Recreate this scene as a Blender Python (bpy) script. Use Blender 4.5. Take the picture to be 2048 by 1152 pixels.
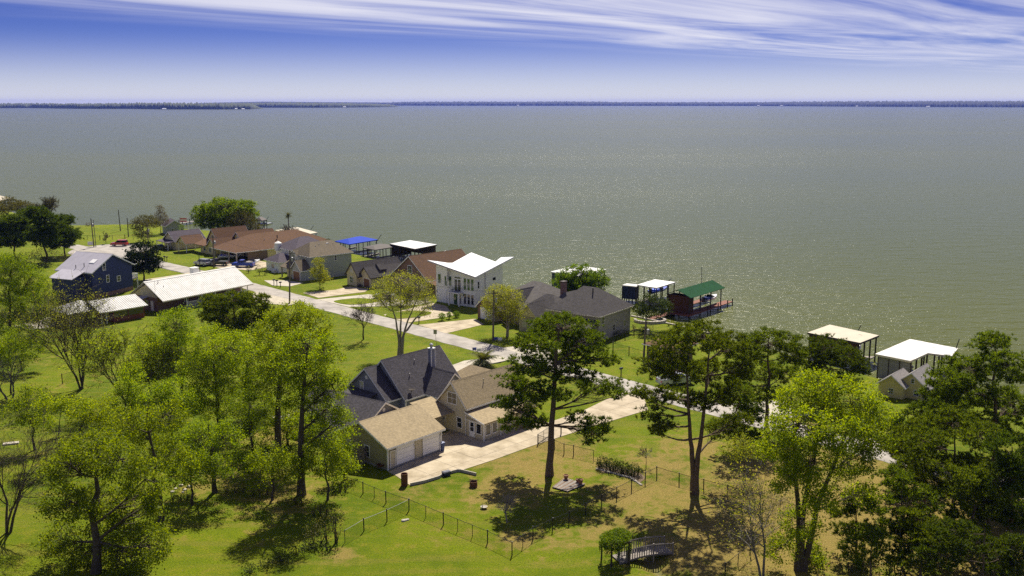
import bpy, math, random
import numpy as np
R = math.radians
random.seed(11); rng = np.random.default_rng(11)
for o in list(bpy.data.objects): bpy.data.objects.remove(o)
scene = bpy.context.scene; COL = scene.collection
# ------------------------------------------------------------------ camera
FPX, HC, HY = 1950.0, 42.0, 205.0            # focal length in photo pixels, flying height, horizon row
PITCH = math.atan((576-HY)/FPX); SP, CP = math.sin(PITCH), math.cos(PITCH)
cd = bpy.data.cameras.new('camera'); cam = bpy.data.objects.new('camera', cd); COL.objects.link(cam)
cd.sensor_width = 36; cd.lens = 36*FPX/2048; cd.clip_start = .5; cd.clip_end = 60000
cam.location = (0, 0, HC); cam.rotation_euler = (math.pi/2-PITCH, 0, 0); scene.camera = cam
# ------------------------------------------------------------------ sky and sun
SUN_EL, SUN_AZ = R(50), R(8)
world = bpy.data.worlds.new('World'); scene.world = world; world.use_nodes = True
wt = world.node_tree; wt.nodes.clear()
class NT:
    def __init__(s, tree): s.t = tree
    def n(s, typ, ins=None, **kw):
        nd = s.t.nodes.new(typ)
        for k, v in kw.items(): setattr(nd, k, v)
        for k, v in (ins or {}).items():
            sock = nd.inputs[k]
            if isinstance(v, bpy.types.NodeSocket): s.t.links.new(v, sock)
            else: sock.default_value = v
        return nd
    def math(s, op, a, b=0.0, c=None, clamp=False):
        d = {0: a, 1: b}
        if c is not None: d[2] = c
        return s.n('ShaderNodeMath', d, operation=op, use_clamp=clamp).outputs[0]
    def mix(s, fac, a, b, blend='MIX'):
        nd = s.n('ShaderNodeMix', data_type='RGBA', blend_type=blend)
        for i, v in ((0, fac), (6, a), (7, b)):
            if isinstance(v, bpy.types.NodeSocket): s.t.links.new(v, nd.inputs[i])
            else: nd.inputs[i].default_value = v if i == 0 else (*v[:3], 1)
        return nd.outputs[2]
    def ramp(s, fac, stops):
        nd = s.n('ShaderNodeValToRGB', {0: fac}); e = nd.color_ramp.elements
        while len(e) > 1: e.remove(e[-1])
        for i, (p, c) in enumerate(stops):
            el = e[0] if i == 0 else e.new(p)
            el.position = p; el.color = c if len(c) == 4 else (*c, 1)
        return nd.outputs[0]
    def smooth(s, v, lo, hi):
        nd = s.n('ShaderNodeMapRange', {0: v, 1: lo, 2: hi}, interpolation_type='SMOOTHSTEP')
        return nd.outputs[0]
W = NT(wt)
geo = W.n('ShaderNodeTexCoord').outputs['Generated']
sep = W.n('ShaderNodeSeparateXYZ', {0: geo})
zc_ = W.math('MAXIMUM', sep.outputs[2], 0.0)
zz = W.math('ADD', W.math('MULTIPLY', zc_, W.math('ADD', 1.0, W.math('MULTIPLY', 3.2, W.math('EXPONENT', W.math('MULTIPLY', zc_, -5.0))))), 0.02)          # a clear dry day: the blue comes down close to the horizon
vec = W.n('ShaderNodeVectorMath', {0: W.n('ShaderNodeCombineXYZ', {0: sep.outputs[0], 1: sep.outputs[1], 2: zz}).outputs[0]}, operation='NORMALIZE').outputs[0]
sky = W.n('ShaderNodeTexSky', {0: vec}, sky_type='NISHITA', sun_disc=False, sun_elevation=SUN_EL, sun_rotation=SUN_AZ,
          altitude=200, air_density=1.0, dust_density=.35, ozone_density=3.5)
skyc = W.n('ShaderNodeHueSaturation', {'Saturation': 1.32, 'Value': .95, 'Hue': .535, 'Color': sky.outputs[0]}).outputs[0]
skyc = W.mix(W.math('SUBTRACT', 1.0, W.smooth(sep.outputs[2], -.02, .072)), skyc, (9.0, 8.8, 9.9))
# cirrus sheet on a plane overhead: its edge runs from left-near to right-far
iz = W.math('DIVIDE', 1.0, W.math('MAXIMUM', sep.outputs[2], 0.012))
px_ = W.math('MULTIPLY', sep.outputs[0], iz); py_ = W.math('MULTIPLY', sep.outputs[1], iz)
al = W.math('ADD', W.math('MULTIPLY', px_, .69), W.math('MULTIPLY', py_, .72))       # along the streaks
ac = W.math('SUBTRACT', W.math('MULTIPLY', py_, .69), W.math('MULTIPLY', px_, .72))   # across them
cv = W.n('ShaderNodeCombineXYZ', {0: W.math('MULTIPLY', al, .16), 1: W.math('MULTIPLY', ac, .62), 2: 3.1}).outputs[0]
n1 = W.n('ShaderNodeTexNoise', {'Vector': cv, 'Scale': .8, 'Detail': 10.0, 'Roughness': .58, 'Distortion': 1.1}).outputs[0]
n2 = W.n('ShaderNodeTexNoise', {'Vector': cv, 'Scale': .28, 'Detail': 3.0, 'Roughness': .5, 'Distortion': .3}).outputs[0]
edge = W.math('SUBTRACT', 13.0, W.math('ADD', ac, W.math('MULTIPLY', n2, 2.0)))
cover = W.smooth(edge, -1.0, 3.2)
cl = W.math('MULTIPLY', W.smooth(W.math('ADD', W.math('MULTIPLY', n1, .75), W.math('MULTIPLY', n2, .35)), .40, .76), cover)
cl = W.math('MULTIPLY', cl, W.smooth(sep.outputs[2], .012, .05))
skyc = W.mix(W.math('MULTIPLY', cl, .85), skyc, (11.0, 10.9, 11.8))
bg = W.n('ShaderNodeBackground', {0: skyc, 1: 0.05})
wt.links.new(bg.outputs[0], W.n('ShaderNodeOutputWorld').inputs[0])
sd = bpy.data.lights.new('sun', 'SUN'); sd.energy = 5.0; sd.angle = R(.53); sd.color = (1, .93, .80)
sun = bpy.data.objects.new('sun', sd); COL.objects.link(sun)
sun.rotation_euler = (math.pi/2-SUN_EL, 0, math.pi-SUN_AZ); sun.location = (60, 300, 300)
scene.view_settings.view_transform = 'Standard'; scene.view_settings.look = 'None'
scene.view_settings.exposure = 0.68; scene.view_settings.gamma = 1.0
scene.render.engine = 'CYCLES'
cy = scene.cycles
cy.max_bounces = 6; cy.diffuse_bounces = 3; cy.glossy_bounces = 2; cy.transmission_bounces = 4; cy.transparent_max_bounces = 6; cy.volume_bounces = 0
cy.caustics_reflective = False; cy.caustics_refractive = False; cy.use_denoising = False; cy.sample_clamp_direct = 2.5; cy.sample_clamp_indirect = 5.0
# ------------------------------------------------------------------ survey helpers (camera geometry -> real places)
def G(px, py, z=0.0):
    u = (px-1024)/FPX; v = (py-576)/FPX; t = (HC-z)/(SP+v*CP)
    return (u*t, t*(CP-v*SP), z)
def PXY(px, py, Y):                      # the point of the vertical plane y=Y seen at that pixel
    u = (px-1024)/FPX; v = (py-576)/FPX; t = Y/(CP-v*SP)
    return (u*t, Y, HC-t*(SP+v*CP))
# ------------------------------------------------------------------ object helpers
def tag(o, label=None, cat=None, group=None, kind=None):
    if label: o['label'] = label
    if cat: o['category'] = cat
    if group: o['group'] = group
    if kind: o['kind'] = kind
    return o
def link(name, me, parent=None):
    o = bpy.data.objects.new(name, me); COL.objects.link(o)
    if parent is not None: o.parent = parent
    return o
def empty(name, loc, rot, label, cat, group=None):
    o = link(name, None); o.location = loc; o.rotation_euler = (0, 0, R(rot)); o.empty_display_size = .3
    return tag(o, label, cat, group)
class MB:
    def __init__(s, tf=None): s.v = []; s.f = []; s.tf = tf
    def add(s, pts, faces):
        b = len(s.v)
        s.v += [s.tf(*p) for p in pts] if s.tf else [tuple(p) for p in pts]
        s.f += [tuple(i+b for i in f) for f in faces]; return s
    def box(s, x0, x1, y0, y1, z0, z1):
        return s.add([(x0,y0,z0),(x1,y0,z0),(x1,y1,z0),(x0,y1,z0),(x0,y0,z1),(x1,y0,z1),(x1,y1,z1),(x0,y1,z1)],
                     [(3,2,1,0),(4,5,6,7),(0,1,5,4),(1,2,6,5),(2,3,7,6),(3,0,4,7)])
    def slab(s, top, th):                 # polygon of top points, thickness straight down
        n = len(top)
        bot = [(p[0], p[1], p[2]-th) for p in top]
        return s.add(list(top)+bot, [tuple(range(n)), tuple(range(2*n-1, n-1, -1))]+[(i, n+i, n+(i+1) % n, (i+1) % n) for i in range(n)])
    def prism(s, prof, a0, a1, axis='x'):  # profile (u,z) extruded along an axis
        n = len(prof)
        f = (lambda a, u, z: (a, u, z)) if axis == 'x' else (lambda a, u, z: (u, a, z))
        pts = [f(a0, u, z) for u, z in prof]+[f(a1, u, z) for u, z in prof]
        return s.add(pts, [tuple(range(n-1, -1, -1)), tuple(range(n, 2*n))]+[(i, (i+1) % n, n+(i+1) % n, n+i) for i in range(n)])
    def tube(s, pts, rad, n=6, cap=True):
        pts = [np.array(p, float) for p in pts]; m = len(pts)
        if not hasattr(rad, '__len__'): rad = [rad]*m
        V = []
        for i in range(m):
            d = pts[min(i+1, m-1)]-pts[max(i-1, 0)]; d /= (np.linalg.norm(d)+1e-9)
            a = np.cross(d, (0, 0, 1) if abs(d[2]) < .9 else (1, 0, 0)); a /= np.linalg.norm(a); b = np.cross(d, a)
            for k in range(n):
                t = 2*math.pi*k/n; V.append(tuple(pts[i]+rad[i]*(math.cos(t)*a+math.sin(t)*b)))
        F = [(i*n+k, i*n+(k+1) % n, (i+1)*n+(k+1) % n, (i+1)*n+k) for i in range(m-1) for k in range(n)]
        if cap: F += [tuple(range(n-1, -1, -1)), tuple((m-1)*n+k for k in range(n))]
        return s.add(V, F)
    def lathe(s, prof, c=(0, 0, 0), n=16):   # (r,z) profile
        V = [(c[0]+r*math.cos(2*math.pi*k/n), c[1]+r*math.sin(2*math.pi*k/n), c[2]+z) for r, z in prof for k in range(n)]
        m = len(prof)
        F = [(i*n+k, i*n+(k+1) % n, (i+1)*n+(k+1) % n, (i+1)*n+k) for i in range(m-1) for k in range(n)]
        F += [tuple(range(n-1, -1, -1)), tuple((m-1)*n+k for k in range(n))]
        return s.add(V, F)
    def mesh(s, name, mat, smooth=False):
        me = bpy.data.meshes.new(name); me.from_pydata(s.v, [], s.f); me.update()
        if mat: me.materials.append(M[mat] if isinstance(mat, str) else mat)
        if smooth: me.polygons.foreach_set('use_smooth', [True]*len(me.polygons))
        return me
    def build(s, name, mat, parent=None, smooth=False, label=None, kind=None):
        o = link(name, s.mesh(name, mat, smooth), parent)
        return tag(o, label, kind=kind)
def npmesh(name, V, F, mat, smooth=False):   # V (n,3), F (m,k) arrays
    me = bpy.data.meshes.new(name); k = F.shape[1]; m = len(F)
    me.vertices.add(len(V)); me.vertices.foreach_set('co', np.ascontiguousarray(V, dtype=np.float32).ravel())
    me.loops.add(m*k); me.loops.foreach_set('vertex_index', np.ascontiguousarray(F, dtype=np.int32).ravel())
    me.polygons.add(m); me.polygons.foreach_set('loop_start', np.arange(0, m*k, k, dtype=np.int32))
    me.update(calc_edges=True)
    if smooth: me.polygons.foreach_set('use_smooth', np.ones(m, dtype=bool))
    if mat: me.materials.append(M[mat])
    return me
# ------------------------------------------------------------------ materials
M = {}
def mat(name, col, rough=.7, var=.18, scale=3.0, bump=0.0, bscale=20.0, col2=None, metal=0.0, spec=.35, stripes=None, coat=0.0):
    m = bpy.data.materials.new(name); m.use_nodes = True; t = NT(m.node_tree)
    p = m.node_tree.nodes['Principled BSDF']
    co = t.n('ShaderNodeTexCoord').outputs['Object']
    nz = t.n('ShaderNodeTexNoise', {'Vector': co, 'Scale': scale, 'Detail': 5.0, 'Roughness': .62}).outputs[0]
    nzf = t.n('ShaderNodeMapRange', {0: nz, 1: .3, 2: .7}).outputs[0]
    a = tuple(c*(1-var) for c in col); b = tuple(min(1, c*(1+var)) for c in (col2 or col))
    c = t.mix(nzf, a, b)
    if stripes:                               # lap joints: (axis, pitch, depth)
        ax, pitch, amt = stripes
        sx = t.n('ShaderNodeSeparateXYZ', {0: co}).outputs[ax]
        fr = t.math('FRACT', t.math('DIVIDE', sx, pitch))
        hb = t.smooth(fr, 0.0, .12)
        c = t.mix(t.math('MULTIPLY', t.math('SUBTRACT', 1.0, hb), amt), c, tuple(k*.35 for k in col))
        bn = t.n('ShaderNodeBump', {'Height': fr, 'Strength': .6, 'Distance': pitch*.12}).outputs[0]
        t.t.links.new(bn, p.inputs['Normal'])
    elif bump:
        bn = t.n('ShaderNodeTexNoise', {'Vector': co, 'Scale': bscale, 'Detail': 4.0}).outputs[0]
        bn = t.n('ShaderNodeBump', {'Height': bn, 'Strength': bump, 'Distance': .05}).outputs[0]
        t.t.links.new(bn, p.inputs['Normal'])
    t.t.links.new(c, p.inputs['Base Color'])
    p.inputs['Roughness'].default_value = rough; p.inputs['Metallic'].default_value = metal
    p.inputs['Specular IOR Level'].default_value = spec; p.inputs['Coat Weight'].default_value = coat
    M[name] = m; return m
def shingle(name, col, cell=4.2, var=.35):
    m = bpy.data.materials.new(name); m.use_nodes = True; t = NT(m.node_tree); p = m.node_tree.nodes['Principled BSDF']
    co = t.n('ShaderNodeTexCoord').outputs['Object']
    sp_ = t.n('ShaderNodeSeparateXYZ', {0: co})
    row = t.math('DIVIDE', sp_.outputs[2], .105); rf = t.math('FLOOR', row); fr = t.math('FRACT', row)
    sh = t.math('MULTIPLY', t.math('SINE', t.math('MULTIPLY', rf, 12.9898)), 7.3)
    cell_v = t.n('ShaderNodeCombineXYZ', {0: t.math('FLOOR', t.math('ADD', t.math('MULTIPLY', sp_.outputs[0], cell), sh)), 1: t.math('FLOOR', t.math('ADD', t.math('MULTIPLY', sp_.outputs[1], cell), sh)), 2: rf}).outputs[0]
    wn = t.n('ShaderNodeTexWhiteNoise', {0: cell_v}, noise_dimensions='3D').outputs[0]
    big = t.n('ShaderNodeTexNoise', {'Vector': co, 'Scale': .7, 'Detail': 4.0}).outputs[0]
    f = t.math('ADD', t.math('MULTIPLY', wn, .62), t.math('MULTIPLY', big, .5), clamp=True)
    c = t.mix(f, tuple(k*(1-var) for k in col), tuple(k*(1+var) for k in col))
    c = t.mix(t.math('MULTIPLY', t.math('SUBTRACT', 1.0, t.smooth(fr, 0.0, .25)), .45), c, tuple(k*.4 for k in col))
    t.t.links.new(c, p.inputs['Base Color']); p.inputs['Roughness'].default_value = .9; p.inputs['Specular IOR Level'].default_value = .2
    t.t.links.new(t.n('ShaderNodeBump', {'Height': t.math('ADD', fr, wn), 'Strength': .5, 'Distance': .02}).outputs[0], p.inputs['Normal'])
    M[name] = m
def brick(name, c1, c2, mortar, sc=1.0):
    m = bpy.data.materials.new(name); m.use_nodes = True; t = NT(m.node_tree); p = m.node_tree.nodes['Principled BSDF']
    co = t.n('ShaderNodeTexCoord').outputs['Object']; s3 = t.n('ShaderNodeSeparateXYZ', {0: co})
    v = t.n('ShaderNodeCombineXYZ', {0: t.math('ADD', s3.outputs[0], s3.outputs[1]), 1: s3.outputs[2], 2: 0.0}).outputs[0]
    b = t.n('ShaderNodeTexBrick', {'Vector': v, 'Color1': (*c1, 1), 'Color2': (*c2, 1), 'Mortar': (*mortar, 1), 'Scale': sc, 'Mortar Size': .012, 'Brick Width': .3, 'Row Height': .1})
    nz = t.n('ShaderNodeTexNoise', {'Vector': co, 'Scale': 1.3, 'Detail': 6.0}).outputs[0]
    c = t.mix(t.math('MULTIPLY', nz, .5), b.outputs[0], tuple(k*.7 for k in c1))
    t.t.links.new(c, p.inputs['Base Color']); p.inputs['Roughness'].default_value = .85
    t.t.links.new(t.n('ShaderNodeBump', {'Height': b.outputs[1], 'Strength': .4, 'Distance': .02}).outputs[0], p.inputs['Normal'])
    M[name] = m
def leaf(name, c1, c2, trans=.5, rough=.6):
    m = bpy.data.materials.new(name); m.use_nodes = True; t = NT(m.node_tree); m.node_tree.nodes.clear()
    ri = t.n('ShaderNodeNewGeometry').outputs['Random Per Island']
    c = t.mix(ri, c1, c2)
    orr = t.n('ShaderNodeObjectInfo').outputs['Random']
    c = t.n('ShaderNodeHueSaturation', {'Hue': t.n('ShaderNodeMapRange', {0: orr, 3: .498, 4: .516}).outputs[0], 'Value': t.n('ShaderNodeMapRange', {0: t.math('FRACT', t.math('MULTIPLY', orr, 7.13)), 3: .85, 4: 1.15}).outputs[0], 'Color': c}).outputs[0]
    d = t.n('ShaderNodeBsdfDiffuse', {0: c}).outputs[0]
    c2_ = t.mix(1.0, c, (1.25, 1.12, .55), 'MULTIPLY')
    tr = t.n('ShaderNodeBsdfTranslucent', {0: c2_}).outputs[0]
    mx = t.n('ShaderNodeMixShader', {0: trans, 1: d, 2: tr}).outputs[0]
    gl = t.n('ShaderNodeBsdfGlossy', {0: (1, 1, 1, 1), 1: rough}).outputs[0]
    mx = t.n('ShaderNodeMixShader', {0: .012, 1: mx, 2: gl}).outputs[0]
    t.t.links.new(mx, t.n('ShaderNodeOutputMaterial').inputs[0]); M[name] = m
# walls, trim
mat('siding_olive', (.34, .30, .165), .75, .07, 1.5, stripes=(2, .18, .5))
mat('siding_beige', (.55, .49, .35), .75, .06, 1.5, stripes=(2, .18, .4))
mat('siding_slate', (.21, .225, .285), .75, .07, 1.5, stripes=(2, .18, .45))
mat('siding_grey', (.36, .37, .34), .75, .06, 1.5, stripes=(2, .18, .45))
mat('siding_blue', (.028, .04, .12), .7, .08, 1.5, stripes=(2, .2, .4))
mat('siding_cream', (.62, .54, .34), .75, .06, 1.2, stripes=(2, .2, .3))
mat('siding_yellow', (.66, .56, .24), .75, .06, 1.2, stripes=(2, .2, .3))
mat('siding_brown', (.17, .12, .075), .8, .1, 1.2, stripes=(0, .3, .5))
mat('siding_navy', (.035, .05, .11), .7, .1, 1.5, stripes=(0, .3, .4))
mat('siding_redbrown', (.075, .03, .018), .8, .15, 1.5, stripes=(2, .2, .4))
mat('stucco_white', (.82, .81, .75), .8, .04, 1.0)
mat('trim_white', (.78, .77, .74), .6, .05, 2.0)
mat('trim_cream', (.66, .60, .45), .6, .05, 2.0)
mat('door_white', (.86, .85, .84), .55, .04, 1.0)
mat('door_brown', (.20, .085, .04), .5, .15, 2.0)
mat('foundation', (.28, .27, .25), .9, .2, 2.0)
brick('brick_red', (.22, .10, .06), (.17, .075, .045), (.3, .27, .24))
brick('brick_grey', (.40, .35, .26), (.31, .27, .20), (.48, .45, .38))
brick('block_grey', (.25, .245, .235), (.21, .205, .2), (.3, .3, .29), .45)
# roofs
shingle('shingle_tan', (.35, .275, .16), var=.24); shingle('shingle_charcoal', (.072, .066, .072), var=.5)
shingle('shingle_black', (.075, .068, .064), 3, .4); shingle('shingle_brown', (.115, .06, .03), 3, .3)
shingle('shingle_redbrown', (.13, .068, .034), 3, .3); shingle('shingle_taupe', (.155, .125, .082), 3, .3)
shingle('shingle_plum', (.085, .07, .085), 3, .35); shingle('shingle_darkgrey', (.115, .105, .095), 3, .35)
shingle('shingle_palegrey', (.27, .25, .23), 3, .25)
mat('metal_white', (.44, .43, .395), .6, .12, .7, col2=(.50, .49, .46)); mat('membrane_white', (.66, .67, .68), .6, .02, .5)
mat('metal_grey', (.42, .40, .43), .45, .1, .8); mat('metal_blue', (.02, .055, .40), .8, .1, .8, spec=.08)
mat('metal_green', (.014, .085, .03), .8, .12, .9, spec=.08); mat('metal_tan', (.42, .37, .26), .6, .1, .6)
mat('metal_dirty', (.42, .415, .40), .6, .2, .5, col2=(.66, .66, .65))
mat('roof_dark', (.07, .058, .05), .8, .2, 1.0)
# ground-bound
mat('road', (.28, .255, .22), .9, .22, .35, .35, 30, col2=(.35, .32, .275))
mat('concrete', (.36, .29, .18), .88, .22, .45, .3, 25, col2=(.42, .355, .25))
mat('concrete_pale', (.42, .38, .30), .88, .12, .6, .25, 25)
mat('gravel', (.44, .39, .29), .95, .25, 1.2, .8, 40)
mat('sand', (.55, .47, .33), .95, .15, .6, .4, 20)
mat('stone', (.44, .40, .33), .9, .25, 2.0, .8, 6)
mat('mulch', (.17, .12, .07), .95, .4, 3.0, 1.0, 15)
# timber, metal, misc
mat('wood_pale', (.42, .38, .31), .85, .2, 3.0, .4, 12); mat('wood_dark', (.055, .042, .03), .85, .3, 3.0, .4, 12); mat('wood_grey', (.25, .22, .19), .85, .25, 3.0, .4, 12)
mat('wood_pole', (.15, .125, .095), .9, .25, 2.0, .4, 14); mat('wood_red', (.19, .06, .028), .8, .2, 2.0)
mat('wood_brown', (.19, .12, .07), .85, .25, 2.0); mat('black_metal', (.02, .02, .02), .5, .2, 4.0)
mat('galv', (.34, .34, .35), .45, .12, 4.0, metal=.6); mat('rust', (.20, .085, .035), .85, .45, 4.0, .4, 10, col2=(.11, .045, .02))
mat('plastic_blue', (.02, .045, .16), .5, .1, 2.0); mat('tote_blue', (.045, .055, .085), .5, .15, 3.0)
mat('terracotta', (.30, .14, .075), .85, .2, 5.0); mat('white_paint', (.8, .8, .79), .45, .04, 3.0)
mat('rubber', (.018, .018, .018), .8, .2, 5.0); mat('rim', (.45, .45, .47), .3, .1, 3.0, metal=.8)
mat('paint_red', (.45, .02, .012), .3, .05, 2.0, coat=.6); mat('paint_silver', (.42, .44, .47), .3, .05, 2.0, metal=.5, coat=.5)
mat('paint_black', (.02, .022, .028), .3, .05, 2.0, coat=.6); mat('paint_blue', (.02, .06, .42), .35, .05, 2.0, coat=.5)
mat('paint_white', (.75, .76, .77), .3, .04, 2.0, coat=.5); mat('tarp_blue', (.03, .10, .6), .6, .15, 3.0)
mat('lamp_red', (.5, .01, .01), .3, .05, 2.0); mat('lamp_clear', (.8, .8, .78), .2, .05, 2.0)
mat('sign_blue', (.05, .07, .35), .5, .05, 2.0); mat('flag_red', (.6, .06, .06), .8, .1, 3.0)
mat('pot_stone', (.24, .17, .1), .9, .2, 6.0); mat('flower_red', (.55, .05, .03), .8, .2, 5.0)
def glass_mat(name, col, rough):
    m = bpy.data.materials.new(name); m.use_nodes = True; p = m.node_tree.nodes['Principled BSDF']; t = NT(m.node_tree)
    co = t.n('ShaderNodeTexCoord').outputs['Object']
    nz = t.n('ShaderNodeTexNoise', {'Vector': co, 'Scale': .8, 'Detail': 2.0}).outputs[0]
    t.t.links.new(t.mix(nz, tuple(c*.5 for c in col), tuple(c*1.6 for c in col)), p.inputs['Base Color'])
    p.inputs['Roughness'].default_value = rough; p.inputs['Specular IOR Level'].default_value = .9; M[name] = m
glass_mat('glass', (.02, .022, .024), .06); glass_mat('glass_blind', (.30, .30, .29), .15); glass_mat('glass_green', (.05, .11, .045), .05)
# vegetation
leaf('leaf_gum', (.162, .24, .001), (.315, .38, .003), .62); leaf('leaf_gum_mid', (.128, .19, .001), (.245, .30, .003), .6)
leaf('leaf_bud', (.20, .24, .014), (.35, .365, .03), .6); leaf('leaf_oak', (.075, .145, .003), (.21, .30, .008), .58)
leaf('leaf_pine', (.038, .067, .003), (.185, .245, .011), .48); leaf('leaf_pine_dark', (.026, .048, .003), (.125, .17, .010), .43)
leaf('leaf_dark', (.010, .022, .005), (.035, .055, .010), .2, .35); leaf('leaf_shrub', (.03, .05, .008), (.085, .11, .016), .4)
leaf('leaf_olive', (.07, .075, .018), (.13, .12, .03), .4); leaf('leaf_brown', (.10, .075, .03), (.16, .12, .05), .4)
leaf('leaf_palm', (.06, .075, .018), (.13, .13, .035), .35); leaf('blossom', (.34, .27, .23), (.5, .42, .36), .4)
mat('bark', (.085, .066, .045), .95, .4, 4.0, 1.0, 14); mat('bark_pine', (.13, .092, .06), .95, .45, 3.5, 1.0, 10)
mat('bark_grey', (.15, .135, .11), .95, .3, 4.0, .8, 14); mat('bark_pale', (.27, .23, .17), .95, .3, 4.0, .8, 14); mat('bark_olive', (.10, .085, .045), .95, .3, 4.0, .8, 14)
# ================================================================== SETTING
SHORE = [(-420., 420.)]+[G(a, b, -1)[:2] for a, b in [(-90, 404), (0, 418), (80, 440), (150, 454), (245, 452), (325, 451), (345, 460), (395, 462), (500, 470), (560, 487), (640, 498), (700, 508), (800, 528), (900, 550), (1000, 575), (1100, 598), (1205, 621), (1267, 636), (1351, 653), (1500, 690), (1680, 738), (1800, 770), (2048, 836), (2400, 935)]]
LAND = np.array(SHORE+[(330., -200.), (-420., -200.)])
SH = np.array(SHORE)
def seg_dist(x, y, P):
    d = np.full(x.shape, 1e9)
    for (ax, ay), (bx, by) in zip(P[:-1], P[1:]):
        L = (bx-ax)**2+(by-ay)**2; t = np.clip(((x-ax)*(bx-ax)+(y-ay)*(by-ay))/L, 0, 1)
        d = np.minimum(d, np.hypot(x-ax-t*(bx-ax), y-ay-t*(by-ay)))
    return d
def inside(x, y, P):
    r = np.zeros(x.shape, bool); n = len(P); j = n-1
    for i in range(n):
        xi, yi = P[i]; xj, yj = P[j]
        c = ((yi > y) != (yj > y)) & (x < (xj-xi)*(y-yi)/(yj-yi+1e-12)+xi); r ^= c; j = i
    return r
BR = np.array(G(1262, 1110)[:2])                    # footbridge over a shallow ditch
def hgt(x, y):
    x = np.asarray(x, float); y = np.asarray(y, float)
    sd_ = seg_dist(x, y, SH); sd_ = np.where(inside(x, y, LAND), sd_, -sd_)
    z = np.where(sd_ > 3.0, 0.0, np.where(sd_ < -2.5, -2.4, -2.4+2.4*np.clip((sd_+2.5)/5.5, 0, 1)**.6))
    c = (x-BR[0]-1.6)+.25*(y-BR[1]); a = np.abs(y-BR[1])
    z = z-.75*np.exp(-(c/1.3)**2)*np.clip(1.4-a/9, 0, 1)
    rd = np.abs(x*.72+y*.69-105.6)                      # swale along the road
    z = z-.16*np.exp(-(rd/1.2)**2)
    return z
gx = np.concatenate([np.linspace(-420, -130, 60)[:-1], np.linspace(-130, -60, 60)[:-1], np.arange(-60, 75, .75), np.linspace(75, 330, 60)])
gy = np.concatenate([np.linspace(-200, 78, 40)[:-1], np.arange(78, 150, .75), np.linspace(150, 290, 130)[:-1], np.linspace(290, 430, 60)])
X_, Y_ = np.meshgrid(gx, gy); Z_ = hgt(X_, Y_)
nx_, ny_ = len(gx), len(gy)
I_ = np.arange(nx_*ny_).reshape(ny_, nx_)
gm = npmesh('ground', np.stack([X_, Y_, Z_], -1).reshape(-1, 3), np.stack([I_[:-1, :-1], I_[:-1, 1:], I_[1:, 1:], I_[1:, :-1]], -1).reshape(-1, 4), None, True)
def field(pts):                                      # soft patches on the ground where straw and pine litter lie
    s = np.zeros(X_.shape)
    for a, b, r, w in pts:
        cx, cy_, _ = G(a, b); s = np.maximum(s, w*np.exp(-((np.hypot((X_-cx), (Y_-cy_))/r)**2)))
    return s
straw = field([(1040, 930, 6, .95), (1110, 900, 6, 1.0), (1180, 930, 5, .75), (1000, 985, 6, .9), (960, 1000, 4, .6), (1330, 930, 7, .85), (1390, 900, 7, .75), (1260, 990, 6, 1), (1350, 985, 8, .85), (1300, 1040, 8, .8), (1450, 1010, 11, .9), (1400, 1100, 9, 1), (1550, 960, 12, 1), (1500, 1080, 12, 1.15), (1650, 1040, 16, 1.1), (1800, 1020, 18, 1), (1950, 1060, 18, 1), (1700, 930, 9, .9), (1200, 1060, 4, .8), (1120, 1080, 4, .6), (1350, 1135, 5, .7), (1040, 1080, 2.6, 1), (830, 980, 3.5, .6), (560, 1000, 7, .7), (480, 960, 9, .65), (680, 1110, 2.2, .8), (540, 870, 6, .6), (250, 790, 4, .4), (80, 720, 4, .5), (180, 760, 5, .4), (850, 760, 4, .3), (1700, 860, 8, .6)])
at = gm.attributes.new('straw', 'FLOAT', 'POINT'); at.data.foreach_set('value', straw.ravel().astype(np.float32))
m = bpy.data.materials.new('lawn'); m.use_nodes = True; t = NT(m.node_tree); p = m.node_tree.nodes['Principled BSDF']
co = t.n('ShaderNodeNewGeometry').outputs['Position']
nA = t.n('ShaderNodeTexNoise', {'Vector': co, 'Scale': .075, 'Detail': 5.0, 'Roughness': .6}).outputs[0]
nB = t.n('ShaderNodeTexNoise', {'Vector': co, 'Scale': .6, 'Detail': 6.0, 'Roughness': .68}).outputs[0]
nC = t.n('ShaderNodeTexNoise', {'Vector': co, 'Scale': 5.5, 'Detail': 4.0, 'Roughness': .7}).outputs[0]
mv = t.n('ShaderNodeMapping', {'Vector': co, 'Rotation': (0, 0, R(46)), 'Scale': (.10, 1.1, 1)}).outputs[0]
nD = t.n('ShaderNodeTexNoise', {'Vector': mv, 'Scale': .55, 'Detail': 4.0}).outputs[0]         # mowing and wheel lines
g = t.mix(t.smooth(nA, .38, .62), (.115, .165, .002), (.185, .23, .003))
g = t.mix(t.math('MULTIPLY', t.smooth(nB, .46, .68), .75), g, (.25, .235, .016))
g = t.mix(t.math('MULTIPLY', t.smooth(nD, .50, .64), .6), g, (.23, .215, .028))
g = t.mix(t.math('MULTIPLY', t.smooth(nC, .40, .70), .75), g, (.065, .105, .004))
sa = t.n('ShaderNodeAttribute', attribute_name='straw').outputs['Fac']
sf = t.math('ADD', sa, t.math('MULTIPLY', t.math('SUBTRACT', nB, .5), 2.4))
st = t.mix(t.smooth(nC, .35, .65), (.24, .165, .045), (.37, .275, .085))
st = t.mix(t.math('MULTIPLY', t.smooth(nB, .52, .72), .6), st, (.20, .20, .025))
sf = t.math('ADD', sf, t.math('MULTIPLY', t.smooth(nA, .5, .68), .32))
g = t.mix(t.math('MULTIPLY', t.smooth(sf, .30, .95), .9), g, st)
z_ = t.n('ShaderNodeSeparateXYZ', {0: co}).outputs[2]
g = t.mix(t.smooth(z_, -.55, -.95), g, (.34, .28, .17))
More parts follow.
